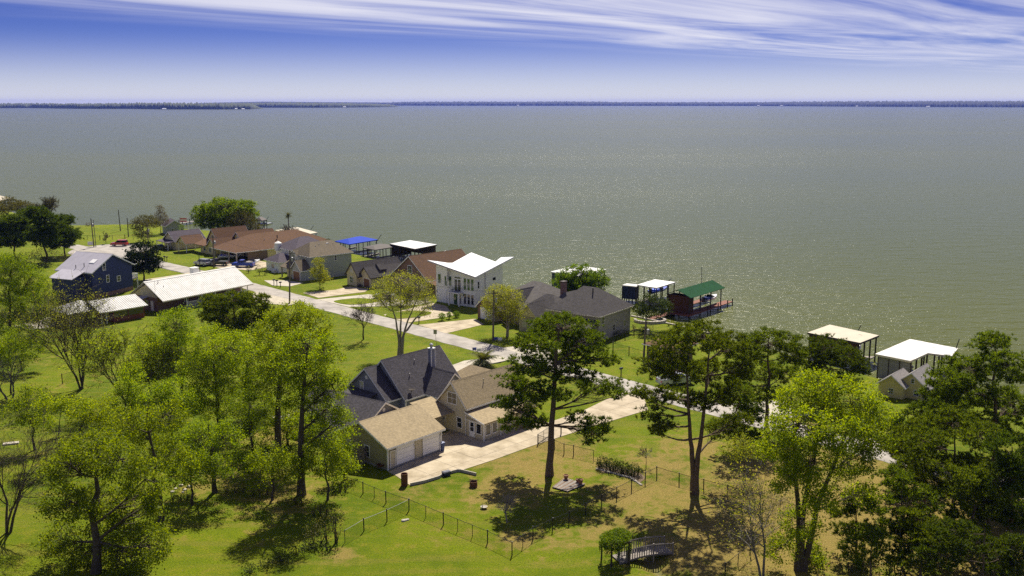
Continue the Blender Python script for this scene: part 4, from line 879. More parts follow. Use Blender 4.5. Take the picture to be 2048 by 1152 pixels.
def grow(mbT, mbB, p, d, L, r_, lev, rg, leafpts, maxlev, spread, upt, nk):
    n = 4 if lev < 2 else 3; pts = [p]; dd = d/np.linalg.norm(d)
    for i in range(n):
        dd = dd+rg.normal(0, .13+.03*lev, 3)+np.array([0, 0, upt*(.6 if lev else .2)]); dd /= np.linalg.norm(dd)
        pts.append(pts[-1]+dd*L/n)
    rad = [max(r_*(1-.62*i/n), RMIN[0]) for i in range(n+1)]
    (mbT if lev == 0 else mbB).tube(pts, rad, 7 if lev == 0 else (5 if lev == 1 else 3), False)
    if lev >= maxlev-1: leafpts += [(pts[k], dd) for k in range(1, n+1)]
    if lev == maxlev: return
    for k in range(nk[min(lev, len(nk)-1)]):
        t = rg.uniform(.4 if lev == 0 else .25, 1.0); i = min(int(t*n), n-1); q = pts[i]+(pts[i+1]-pts[i])*(t*n-i)
        ax = rg.normal(size=3); ax -= ax.dot(dd)*dd; ax /= np.linalg.norm(ax)+1e-9
        nd = dd*math.cos(spread)+ax*math.sin(spread)*rg.uniform(.7, 1.2)
        grow(mbT, mbB, q, nd, L*rg.uniform(.5, .72), r_*(1-.55*t)*.58, lev+1, rg, leafpts, maxlev, spread, upt, nk)
def bare_tree(label, base, top_row, stems=1, bark='bark_grey', leafm=None, ldens=1.0, lsize=.14, spread=.62, upt=.08, nk=(7, 5, 4, 3), maxlev=4, frac=.5, splay=.25, rad=None, name='bare_tree', group=None, lean=(0, 0)):
    NTREE[0] += 1; rg = np.random.default_rng(500+NTREE[0])
    X0, Y0, _ = G(*base); H = PXY(base[0], top_row, Y0)[2]
    a, b = MB(), MB(); lp = []; rad = rad or .018*H; RMIN[0] = .00013*Y0
    for s in range(stems):
        an = 2*math.pi*(s+.3)/stems+rg.uniform(-.3, .3); d = np.array([math.cos(an)*splay*(stems > 1)+lean[0], math.sin(an)*splay*(stems > 1)+lean[1], 1.0])
        grow(a, b, np.array([math.cos(an)*.25*(stems > 1), math.sin(an)*.25*(stems > 1), -.15]), d, H*frac, rad*(1 if stems == 1 else .75), 0, rg, lp, maxlev, spread, upt, nk)
    zt = max(v[2] for v in b.v); k = H/zt
    for m_ in (a, b): m_.v = [(v[0]*k, v[1]*k, v[2]*k) for v in m_.v]
    e = empty(name, (X0, Y0, float(hgt(X0, Y0))), 0, label, 'tree', group)
    a.build('trunk', bark, e, smooth=True); b.build('branches', bark, e)
    if leafm:
        P = np.array([q for q, _ in lp])*k; n = int(len(P)*ldens); idx = rg.integers(0, len(P), n)
        P = P[idx]+rg.normal(0, .16, (n, 3)); V, F = leaf_quads(P, lsize, rg, .4)
        link('crown', npmesh('crown', V, F, leafm), e)
    return e
def bush(label, base, blobs, leafm, size=.14, dens=2.2, name='shrub', group=None, cat='shrub', stems=True):
    NTREE[0] += 1; r = np.random.default_rng(900+NTREE[0]); X0, Y0, _ = G(*base)
    e = empty(name, (X0, Y0, float(hgt(X0, Y0))), 0, label, cat, group); Vs = []; st = MB(); P = []
    for b in blobs:
        off = b[4] if len(b) > 4 else 0
        x, y, z = PXY(b[0], b[1], Y0+off); k = (Y0+off)/FPX; q = np.array([b[2]*k, (b[2]+b[3])/2*k, b[3]*k/.95]); c = np.array([x-X0, y-Y0, max(z, q[2]*.75)])
        n = int(max(40, q[0]*q[2]*math.pi*42*dens*(.2/size)**1.3)); d = unit(n, r)*r.uniform(.25, 1, (n, 1))**.45
        lump = 1+.22*np.sin(d[:, :1]*7+b[0])*np.cos(d[:, 1:2]*6+b[1])
        P.append(c+d*q*lump)
        for i in range(5):
            t_ = c+unit(1, r)[0]*q*.7; st.tube([(c[0]*.9+r.normal(0, .06), c[1]*.9+r.normal(0, .06), -.1), tuple((t_+c)/2), tuple(t_)], [.035, .025, .01], 4, False)
    V, F = leaf_quads(np.concatenate(P), size, r, .5)
    link('foliage', npmesh('foliage', V, F, leafm), e); st.build('stem', 'bark', e); return e
def palm(label, base, top_row, fl, n=26, r0=.16, name='palm_tree', group=None):
    NTREE[0] += 1; r = np.random.default_rng(1300+NTREE[0]); X0, Y0, _ = G(*base); H = PXY(base[0], top_row, Y0)[2]
    e = empty(name, (X0, Y0, 0), 0, label, 'palm', group)
    MB().tube([(0, 0, -.1), (.05, 0, H*.5), (0, 0, H)], [r0*1.2, r0, r0*.85], 8).build('trunk', 'bark_grey', e, smooth=True)
    for k in range(n):
        an = 2.4*k; el = r.uniform(-.35, 1.25); L = fl*r.uniform(.8, 1.1); mb = MB(); p = np.array([0, 0, H]); d = np.array([math.cos(an)*math.cos(el), math.sin(an)*math.cos(el), math.sin(el)])
        pts = [p]
        for i in range(7): d = d+np.array([0, 0, -.17]); d /= np.linalg.norm(d); pts.append(pts[-1]+d*L/7)
        for i in range(1, 8):
            dd = pts[i]-pts[i-1]; sd_ = np.cross(dd, (0, 0, 1)); sd_ /= np.linalg.norm(sd_)+1e-9; w = fl*.26*math.sin(math.pi*min(.95, (i+.6)/8))
            for sg in (-1, 1):
                for j in (0, .5):
                    q = pts[i-1]+dd*j; tp = q+sd_*sg*w+dd*.55+np.array([0, 0, -.3*w]); wv = dd/np.linalg.norm(dd)*.045*max(1, fl/1.6)
                    mb.add([q-wv, q+wv, tp], [(0, 1, 2)])
        for i in range(7):
            mb.add([pts[i]+np.array([0, 0, .02]), pts[i]-np.array([.015, .015, .01]), pts[i+1]], [(0, 1, 2)])
        mb.build('frond', 'leaf_palm', e)
    return e
# ---- pines
tree('tall lone pine standing in the yard right of the driveway', (1099, 951), [(1125, 660, 70, 30), (1075, 690, 45, 28), (1168, 688, 42, 28), (1196, 716, 44, 20), (1050, 735, 40, 24), (1022, 768, 32, 20), (1110, 730, 48, 28), (1150, 756, 42, 20), (1200, 774, 46, 17), (1236, 792, 16, 9), (1040, 812, 40, 24), (1006, 808, 20, 15), (1075, 785, 38, 24), (1120, 795, 22, 16), (1030, 850, 32, 18), (1066, 842, 26, 17), (1160, 836, 22, 13), (1182, 868, 32, 24), (1207, 850, 14, 12)], 'pine', 'leaf_pine', 'bark_pine', trunks=[[(1099, 951), (1102, 880), (1108, 790), (1112, 700), (1120, 655)]], r0=.44, zmin=.35)
tree('twin-trunked pine standing right of the lone yard pine', (1388, 987), [(1405, 676, 66, 30), (1340, 700, 44, 28), (1455, 690, 42, 28), (1302, 738, 30, 22), (1482, 738, 28, 26), (1360, 745, 48, 26), (1422, 750, 48, 28), (1312, 790, 38, 20), (1276, 792, 17, 11), (1302, 828, 24, 13), (1332, 850, 26, 15), (1316, 862, 16, 8), (1372, 798, 36, 20), (1432, 806, 38, 20), (1462, 780, 32, 20), (1445, 862, 36, 15), (1472, 842, 28, 14)], 'pine', 'leaf_pine', 'bark_pine', trunks=[[(1388, 987), (1386, 930), (1381, 880), (1376, 800), (1372, 715)], [(1391, 987), (1394, 930), (1402, 870), (1412, 780), (1420, 690)]], r0=.46, zmin=.3)
tree('pine behind the twin-trunked pine, left of the bright green tree', (1535, 868), [(1540, 688, 58, 30), (1490, 710, 32, 25), (1585, 712, 28, 26), (1520, 745, 44, 24), (1572, 750, 28, 22), (1480, 766, 28, 17), (1540, 788, 38, 16), (1500, 812, 28, 14)], 'pine', 'leaf_pine', 'bark_pine', zmin=.3)
tree('dense dark pine in front of the tan-roofed boathouse', (1655, 812), [(1650, 700, 48, 26), (1620, 722, 28, 25), (1690, 716, 36, 24), (1722, 738, 18, 16), (1660, 742, 48, 20), (1640, 770, 40, 18), (1690, 770, 34, 16)], 'pine', 'leaf_pine_dark', 'bark_pine', zmin=.25)
tree('tallest dense pine at the right edge, top against the water', (1985, 985), [(1985, 695, 36, 28), (1940, 738, 48, 32), (2020, 740, 40, 38), (1895, 762, 38, 24), (1960, 790, 58, 30), (1890, 815, 40, 28), (2025, 812, 40, 34), (1965, 850, 50, 28), (2035, 870, 34, 30)], 'pine', 'leaf_pine', 'bark_pine', zmin=.2)
tree('broad pine in the middle of the right-hand pine clump', (1905, 1050), [(1905, 850, 56, 32), (1850, 885, 46, 28), (1960, 875, 46, 28), (1870, 935, 52, 28), (1932, 935, 46, 28), (1822, 925, 28, 22), (1900, 985, 46, 22)], 'pine', 'leaf_pine', 'bark_pine', zmin=.2)
tree('dark pine at the right edge below the tallest pine', (2018, 1110), [(2015, 905, 42, 36), (1992, 962, 56, 32), (2042, 952, 38, 36), (1975, 1022, 46, 26), (2032, 1032, 38, 28)], 'pine', 'leaf_pine_dark', 'bark_pine', zmin=.2)
tree('low spreading pine right of the bright green tree', (1800, 1128), [(1790, 962, 38, 26), (1832, 1002, 42, 26), (1762, 1012, 32, 22), (1800, 1052, 46, 22), (1742, 1062, 28, 18), (1852, 1062, 38, 22)], 'pine', 'leaf_pine', 'bark_pine', zmin=.2)
tree('foreground pine cut off by the bottom right corner', (1965, 1200), [(1900, 1062, 46, 26), (1960, 1092, 56, 28), (2030, 1102, 38, 28), (1880, 1115, 42, 22), (2000, 1140, 44, 22)], 'pine', 'leaf_pine_dark', 'bark_pine', zmin=.1)
tree('small dark pine under the bright green tree', (1712, 1112), [(1690, 1022, 30, 22), (1722, 1002, 28, 20), (1700, 1062, 34, 20)], 'pine', 'leaf_pine_dark', 'bark_pine', zmin=.1)
tree('bushy dark pine beside the white metal-roofed house', (470, 700), [(430, 612, 32, 20), (470, 602, 34, 18), (512, 606, 30, 18), (450, 636, 46, 20), (500, 640, 38, 20), (470, 665, 44, 18), (535, 622, 14, 10)], 'pine', 'leaf_pine', 'bark_pine', zmin=.1, size=.4)
for lab, b, bl in [('dark pine at left edge, nearest the water', (30, 516), [(30, 450, 27, 22), (58, 436, 18, 17), (22, 482, 28, 18), (8, 460, 18, 20)]), ('dark pine second in the far left clump', (92, 522), [(72, 428, 20, 13), (98, 448, 26, 20), (85, 478, 32, 18), (60, 470, 24, 16)]), ('dark pine at the right end of the far left clump', (130, 512), [(130, 442, 16, 12), (132, 468, 22, 14), (118, 488, 24, 13), (148, 476, 10, 7)])]:
    tree(lab, b, bl, 'pine', 'leaf_pine_dark', 'bark_pine', zmin=.15, size=.55, group='dark pines at far left', dens=.8)
# ---- fresh green gums
tree('tallest bright green leafy tree on the right, before the boathouses', (1602, 1140), [(1640, 780, 56, 32), (1582, 792, 38, 28), (1700, 802, 52, 38), (1748, 825, 34, 34), (1600, 850, 56, 38), (1680, 862, 56, 38), (1742, 875, 38, 28), (1560, 892, 42, 32), (1630, 922, 56, 36), (1700, 925, 46, 32), (1582, 955, 38, 28), (1652, 992, 36, 30), (1722, 985, 28, 20), (1602, 1050, 40, 28), (1560, 1100, 28, 24), (1622, 1110, 30, 20)], 'gum', 'leaf_gum', dens=1.15, trunks=[[(1602, 1140), (1604, 1040), (1620, 950), (1640, 850), (1650, 790)], [(1596, 1140), (1598, 1030), (1588, 940), (1585, 830)], [(1606, 1140), (1632, 1020), (1680, 900), (1710, 820)]], r0=.42)
GUM = 'leaf_gum'
tree('green tree left of the twin gums, before the long white roof', (368, 800), [(352, 648, 36, 36), (330, 692, 38, 32), (372, 702, 34, 34), (318, 732, 42, 22), (365, 740, 30, 24)], 'gum', GUM, r0=.24)
tree('green tree left of centre with its trunk behind the undergrowth', (440, 858), [(420, 690, 42, 32), (462, 700, 42, 32), (400, 742, 38, 32), (450, 762, 46, 32), (420, 802, 38, 32), (385, 800, 26, 26)], 'gum', GUM, r0=.3)
tree('slim green tree with dark straight trunk left of the tallest gums', (490, 838), [(505, 718, 36, 32), (522, 768, 32, 32), (482, 782, 32, 26), (500, 680, 26, 20)], 'gum', GUM, r0=.32, trunks=[[(490, 838), (490, 760), (500, 690)]])
tree('tall green tree just right of the bushy dark pine', (556, 905), [(590, 630, 46, 24), (548, 652, 38, 26), (632, 652, 28, 26), (572, 692, 42, 32), (540, 722, 26, 26), (560, 770, 30, 24), (608, 705, 24, 26)], 'gum', GUM, r0=.46, trunks=[[(556, 905), (556, 820), (562, 730), (580, 640)]])
tree('tall green tree left of the slate annex with trunk in the yard', (603, 990), [(612, 690, 46, 28), (650, 702, 32, 28), (582, 732, 36, 30), (632, 752, 42, 32), (662, 772, 32, 26), (602, 792, 36, 26), (652, 822, 32, 30), (688, 832, 18, 20), (612, 852, 34, 24), (662, 880, 24, 18)], 'gum', GUM, r0=.46, trunks=[[(603, 990), (601, 900), (606, 790), (616, 690)]])
tree('short leafy green tree by the fence behind the garage', (655, 1000), [(652, 902, 36, 20), (684, 920, 20, 16), (625, 930, 30, 20), (665, 942, 26, 16)], 'gum', GUM, r0=.14)
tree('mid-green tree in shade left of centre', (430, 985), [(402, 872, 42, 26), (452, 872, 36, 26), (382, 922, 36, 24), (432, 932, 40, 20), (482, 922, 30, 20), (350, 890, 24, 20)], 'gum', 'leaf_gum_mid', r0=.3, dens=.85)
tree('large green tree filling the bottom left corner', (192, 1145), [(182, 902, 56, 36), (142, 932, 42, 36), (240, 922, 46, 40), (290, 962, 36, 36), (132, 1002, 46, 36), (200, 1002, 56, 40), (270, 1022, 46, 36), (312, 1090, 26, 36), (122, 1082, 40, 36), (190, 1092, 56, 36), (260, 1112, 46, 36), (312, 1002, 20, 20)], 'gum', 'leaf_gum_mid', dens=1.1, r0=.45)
tree('small green tree beside the leaning dead branch at left', (120, 930), [(112, 808, 32, 18), (150, 815, 26, 18), (88, 840, 16, 11)], 'gum', GUM, r0=.12, trunks=[[(120, 930), (117, 870), (122, 815)]])
tree('low green tree right of the small leaning-branch tree', (158, 902), [(162, 830, 28, 18), (192, 820, 32, 22), (220, 850, 26, 20)], 'gum', GUM, r0=.13)
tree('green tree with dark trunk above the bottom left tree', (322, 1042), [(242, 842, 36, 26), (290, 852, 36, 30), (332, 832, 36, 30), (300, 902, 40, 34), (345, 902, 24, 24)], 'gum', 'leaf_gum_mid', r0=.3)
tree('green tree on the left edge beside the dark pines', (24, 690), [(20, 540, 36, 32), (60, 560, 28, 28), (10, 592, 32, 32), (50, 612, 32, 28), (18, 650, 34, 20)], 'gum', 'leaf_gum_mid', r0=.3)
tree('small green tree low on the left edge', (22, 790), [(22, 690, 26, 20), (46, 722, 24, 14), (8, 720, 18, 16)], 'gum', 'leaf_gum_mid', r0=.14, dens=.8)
bare_tree('slender forked tree with thin yellow-green leaves in the left lawn', (258, 818), 640, 3, 'bark', 'leaf_gum', 1.6, .2, spread=.5, splay=.3, rad=.16, name='tree')
# more of the grove left of the houses
for lab, b, bl, m_ in [('bright green tree at the left front of the grove', (300, 800), [(300, 700, 34, 28), (280, 740, 30, 24), (322, 745, 30, 24)], 'leaf_gum'),
    ('light green tree just above the shaded rubble heap', (345, 900), [(345, 790, 38, 30), (310, 800, 30, 26), (370, 810, 30, 28), (335, 840, 34, 24)], 'leaf_gum'),
    ('leafy green tree in the heart of the grove', (505, 905), [(500, 810, 40, 28), (470, 840, 34, 26), (530, 830, 34, 28), (500, 870, 36, 22)], 'leaf_gum_mid'),
    ('spindly light green tree left of the slate annex gable', (575, 890), [(570, 830, 30, 24), (590, 850, 26, 22), (560, 860, 28, 20)], 'leaf_gum'),
    ('light green leafy tree with low crown at the fence end', (690, 960), [(690, 880, 22, 20), (675, 905, 26, 20), (700, 930, 18, 14)], 'leaf_gum'),
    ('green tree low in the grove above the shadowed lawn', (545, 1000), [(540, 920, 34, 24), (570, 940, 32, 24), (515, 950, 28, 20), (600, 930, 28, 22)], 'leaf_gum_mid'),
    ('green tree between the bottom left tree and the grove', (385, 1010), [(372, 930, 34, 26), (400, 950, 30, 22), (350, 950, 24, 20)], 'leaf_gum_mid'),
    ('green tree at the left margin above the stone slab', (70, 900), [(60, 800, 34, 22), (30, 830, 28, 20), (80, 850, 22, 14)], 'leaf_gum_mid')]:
    tree(lab, b, bl, 'gum', m_, r0=.16, dens=.9)
for lab, b, bl in [('tall dark pine behind the right-hand pine clump', (1890, 930), [(1880, 790, 40, 26), (1920, 800, 40, 28), (1850, 830, 36, 24), (1900, 850, 50, 26), (1860, 880, 40, 22)]),
    ('pine left of the right-hand clump, beside the bright green tree', (1850, 1010), [(1830, 870, 36, 26), (1800, 900, 34, 24), (1860, 910, 38, 26), (1820, 950, 44, 24), (1790, 960, 28, 18)]),
    ('pine in the right-hand clump just below the broad one', (1940, 1120), [(1940, 960, 42, 30), (1900, 1000, 42, 26), (1970, 1010, 42, 28), (1930, 1050, 50, 26)]),
    ('young pine at the bottom right under the clump', (1840, 1165), [(1840, 1040, 36, 26), (1810, 1080, 36, 24), (1870, 1085, 38, 24), (1840, 1120, 44, 20)]),
    ('short pine at the bottom edge right of the bright green tree', (1740, 1170), [(1735, 1080, 34, 24), (1710, 1110, 30, 20), (1765, 1110, 32, 20)]),
    ('dark pine behind the twin-trunked pine, by the road', (1470, 905), [(1470, 790, 36, 24), (1500, 830, 34, 22), (1450, 850, 32, 20), (1490, 870, 34, 18)])]:
    tree(lab, b, bl, 'pine', 'leaf_pine', 'bark_pine', zmin=.15)
for i, (a, b, w, hh_, m_) in enumerate([(360, 1000, 26, 20, 'leaf_gum'), (470, 985, 30, 22, 'leaf_gum_mid'), (520, 990, 26, 18, 'leaf_gum'), (590, 1010, 26, 20, 'leaf_gum'), (640, 1030, 24, 18, 'leaf_gum'), (420, 935, 28, 20, 'leaf_gum_mid'), (300, 870, 26, 18, 'leaf_gum'), (680, 985, 20, 18, 'leaf_gum'), (560, 955, 24, 16, 'leaf_gum_mid'), (250, 905, 24, 16, 'leaf_gum')]):
    where = ['beside the rubble heap', 'at the centre of the shaded lawn', 'right of the grove centre', 'below the slate annex tree trunk', 'left of the fence undergrowth', 'under the mid-green shaded tree', 'below the light green left tree', 'against the fence behind the garage', 'between the two dark trunks', 'above the bottom left tree'][i]
    bush('wispy light green sapling thicket '+where, (a, b), [(a, b-hh_*.8, w, hh_), (a+w*.6, b-hh_*.6, w*.6, hh_*.7), (a-w*.6, b-hh_*.55, w*.6, hh_*.6)], m_, .2, .55, 'sapling_thicket', 'sapling thickets in the grove', 'thicket')
for i, (a, b, w, hh_) in enumerate([(1620, 1120, 40, 22), (1700, 1140, 44, 24), (1780, 1150, 44, 26), (1860, 1130, 46, 30), (1950, 1120, 50, 30), (2030, 1130, 40, 30), (1840, 1050, 40, 24), (1930, 1060, 44, 24), (2020, 1060, 40, 24), (1700, 1070, 34, 18)]):
    where = ['below the bright green tree', 'right of the bright green trunk', 'below the low spreading pine', 'left of the bottom corner pine', 'at the bottom corner pine', 'at the bottom right corner', 'under the broad middle pine', 'right of the broad middle pine', 'on the right edge', 'behind the small dark pine'][i]
    bush('dark piney undergrowth '+where, (a, b), [(a, b-hh_*.7, w, hh_), (a+w*.5, b-hh_*.5, w*.6, hh_*.7)], 'leaf_pine_dark', .24, .9, 'undergrowth', 'undergrowth under the right pines', 'undergrowth')
tree('bushy green tree right of the left-edge green tree', (78, 668), [(76, 588, 28, 24), (96, 612, 20, 18), (60, 632, 26, 18), (90, 636, 18, 14)], 'gum', 'leaf_gum_mid', r0=.16)
tree('dark green tree on the left edge above the leaning bare tree', (45, 742), [(40, 668, 30, 18), (70, 690, 24, 16), (15, 690, 20, 16)], 'gum', 'leaf_gum_mid', r0=.16)
tree('tall slender green tree at the left end of the grove', (262, 860), [(262, 770, 26, 24), (240, 800, 24, 20), (285, 800, 24, 20), (262, 745, 18, 16)], 'gum', 'leaf_gum', r0=.15)
for lab, b, bl in [('pine directly right of the bright green tree crown', (1825, 965), [(1808, 852, 30, 20), (1790, 884, 28, 20), (1840, 872, 34, 24), (1815, 905, 32, 20)]),
    ('dense pine on the right edge hiding the road', (2036, 1015), [(2034, 930, 36, 26), (2008, 975, 40, 26), (2046, 985, 30, 28)]),
    ('dense pine between the broad pine and the right edge', (1975, 1060), [(1965, 950, 36, 26), (1990, 990, 36, 26), (1950, 1000, 34, 22)])]:
    tree(lab, b, bl, 'pine', 'leaf_pine_dark', 'bark_pine', zmin=.1, wood=1.3)
# ---- trees by the houses
tree('round dense green oak behind the grey brick house', (1165, 600), [(1163, 536, 38, 18), (1136, 552, 27, 18), (1190, 552, 25, 18), (1148, 572, 38, 15), (1184, 576, 32, 13), (1165, 556, 40, 22)], 'gum', 'leaf_oak', size=.3, dens=1.3, r0=.3)
tree('small olive-green tree by the stone fire ring on the shore', (1292, 658), [(1300, 607, 26, 15), (1280, 617, 14, 12), (1325, 613, 17, 13), (1303, 625, 28, 9)], 'gum', 'leaf_shrub', size=.25, dens=1.0, r0=.16, trunks=[[(1292, 658), (1293, 635), (1300, 610)]])
tree('glossy dark magnolia beside the blue house', (288, 560), [(285, 503, 26, 17), (265, 524, 17, 15), (305, 524, 18, 15), (285, 532, 30, 12), (285, 518, 28, 14)], 'gum', 'leaf_dark', size=.4, dens=1.2, r0=.22)
tree('big spreading green tree on the shore by the pier', (450, 476), [(440, 414, 38, 14), (480, 418, 32, 15), (408, 428, 22, 15), (460, 438, 40, 13), (425, 445, 32, 10), (500, 430, 16, 14)], 'gum', 'leaf_oak', size=.42, dens=1.5, r0=.35, name='tree')
tree('brownish thin-leaved tree in front of the big shore tree', (487, 484), [(485, 440, 26, 16), (470, 455, 20, 12), (502, 455, 18, 13)], 'gum', 'leaf_olive', size=.3, dens=.55, r0=.2, wood=2.5, bark='bark_olive')
tree('small pale green young tree on the grey house lawn', (640, 578), [(638, 545, 14, 12), (638, 527, 9, 10), (642, 558, 16, 8)], 'gum', 'leaf_bud', size=.22, dens=1.0, r0=.09, wood=2)
tree('olive budding tree by the pier, left of the cypress', (287, 486), [(290, 440, 22, 8), (305, 447, 18, 7), (275, 450, 14, 8), (285, 468, 16, 8)], 'gum', 'leaf_olive', size=.32, dens=.8, r0=.14, wood=2, bark='bark_olive')
tree('brown twiggy cypress beside the pier', (322, 468), [(320, 420, 7, 9), (320, 433, 13, 8), (321, 444, 17, 6)], 'gum', 'leaf_brown', size=.26, dens=.5, r0=.14, wood=3, bark='bark_olive')
tree('olive scrubby tree by the water at the far left edge', (18, 436), [(18, 408, 22, 12), (45, 414, 24, 10), (5, 420, 14, 10)], 'gum', 'leaf_olive', size=.4, dens=.9, r0=.15, wood=1.5)
bare_tree('thin bare tree by the water above the left pines', (97, 452), 390, 2, 'bark_olive', 'leaf_olive', .9, .22, name='bare_tree')
bare_tree('bare tree before the tan-roofed boathouse by the palm', (575, 486), 446, 3, 'bark_grey', None, maxlev=3, splay=.5)
bare_tree('small bare tree on the far left lawn near the red car', (212, 488), 462, 1, 'bark_olive', None, maxlev=3)
bare_tree('leafless tree standing alone on the roadside lawn', (727, 679), 588, 1, 'bark', None, rad=.24, spread=.68, frac=.72, nk=(11, 5, 4, 3))
tree('budding multi-stemmed tree behind the slate house chimney', (800, 712), [(800, 562, 38, 16), (765, 575, 24, 16), (838, 572, 26, 16), (780, 592, 28, 18), (822, 592, 28, 18), (850, 598, 20, 15), (758, 598, 16, 13), (800, 610, 32, 15), (848, 622, 14, 9)], 'gum', 'leaf_bud', 'bark_pale', size=.18, dens=.36, r0=.36, wood=3, zmin=.3, trunks=[[(798, 712), (798, 680), (792, 640), (775, 590)], [(800, 712), (800, 680), (802, 640), (800, 570)], [(802, 712), (804, 680), (816, 640), (838, 590)], [(803, 712), (807, 670), (830, 638), (855, 612)]])
tree('willowy budding tree before the red brick house', (1014, 673), [(998, 588, 24, 17), (1018, 592, 24, 18), (982, 606, 18, 16), (1034, 612, 15, 16), (1004, 614, 24, 18), (1024, 630, 18, 15), (985, 628, 14, 13)], 'gum', 'leaf_bud', 'bark_pale', size=.2, dens=.62, r0=.26, wood=2.2, trunks=[[(1014, 673), (1014, 650), (1008, 600)], [(1015, 673), (1018, 640), (1026, 600)]])
bare_tree('tall multi-trunked budding tree on the left lawn', (163, 778), 528, 5, 'bark', 'leaf_bud', .65, .16, spread=.5, splay=.17, frac=.62, rad=.3, nk=(8, 5, 4, 3), name='tree')
bare_tree('nearly bare tree at the left edge of the lawn', (16, 1066), 780, 3, 'bark', None, spread=.5, splay=.22, frac=.6, rad=.26, lean=(.1, 0))
bare_tree('grey leaning bare tree at the left edge above it', (20, 800), 700, 2, 'bark_grey', None, spread=.6, splay=.4, rad=.2, maxlev=3)
bare_tree('small pale bare tree inside the fence in the yard', (1016, 1045), 985, 1, 'bark_pale', None, rad=.10, spread=.75, frac=.5, nk=(12, 5, 3), maxlev=3)
bare_tree('thin bare sapling beside the flower bed and fence', (1292, 934), 892, 1, 'bark_grey', None, rad=.05, maxlev=3, frac=.6)
bare_tree('half-bare tree with arching pale branches right of the footbridge', (1525, 1160), 915, 2, 'bark_grey', 'leaf_bud', .5, .16, spread=.75, splay=.1, frac=.7, rad=.22, nk=(10, 4, 4, 3), name='tree', upt=.0)
tree('pale green airy small tree beneath the twin-trunked pine', (1488, 965), [(1480, 880, 26, 18), (1500, 900, 22, 14), (1462, 905, 20, 12)], 'gum', 'leaf_bud', size=.18, dens=.6, r0=.08, wood=2)
bare_tree('pale blossoming small tree at the olive garage wall', (704, 928), 884, 3, 'bark_pale', 'blossom', 1.2, .12, rad=.06, maxlev=3, splay=.6, name='blossom_tree', lean=(.3, 0))
# ---- palms
palm('tall thin palm rising before the tan-roofed boathouse', (579, 492), 430, 1.7)
palm('palm at the right of the big shore tree', (505, 470), 423, 2.0)
palm('short bushy palm by the road beside the beige house', (966, 737), 720, 3.3, 40, .3)
# ---- shrubs, hedge, undergrowth
for lab, b, bl in [('left of three clipped round shrubs on white house lawn', (883, 641), [(884, 632, 8, 7)]), ('middle of three clipped round shrubs on white house lawn', (897, 638), [(898, 630, 6, 6)]), ('right of three clipped round shrubs on white house lawn', (912, 635), [(913, 628, 7, 6.5)])]:
    bush(lab, b, bl, 'leaf_oak', .2, 7.0, group='round shrubs on the white house lawn')
for i, (a, b) in enumerate([(1205, 938), (1226, 942), (1247, 947), (1268, 952)]):
    bush(['leftmost', 'second', 'third', 'rightmost'][i]+' of four shrubs in the mulch bed by the fence', (a, b), [(a, b-14, 15, 14), (a+8, b-10, 11, 10), (a-6, b-9, 9, 9)], 'leaf_shrub', .14, 3.6, group='shrubs in the mulch bed')
bush('tangled olive undergrowth at the fence below the green trees', (652, 1086), [(652, 1048, 30, 22), (672, 1030, 22, 18), (625, 1060, 24, 18), (640, 1072, 30, 12), (675, 1060, 20, 14)], 'leaf_olive', .16, .9, 'undergrowth', cat='undergrowth')
bush('dark green shrub beneath the undergrowth by the fence', (660, 1100), [(655, 1088, 26, 9), (630, 1092, 16, 8)], 'leaf_dark', .16, 1.5)
for i, (a, b) in enumerate([(500, 1146), (532, 1134), (563, 1122), (594, 1110), (620, 1098)]):
    bush('clipped dark hedge section, %s from the bottom edge' % ['first', 'second', 'third', 'fourth', 'fifth'][i], (a, b), [(a, b-9, 20, 11)], 'leaf_shrub', .14, 3.0, 'hedge', 'hedge along the garden edge', 'hedge')
bush('yellow-green weeds on the lawn beside the slate house', (700, 782), [(700, 760, 18, 14), (722, 770, 14, 9), (680, 772, 14, 9)], 'leaf_gum', .18, .6, 'weeds', cat='weeds')
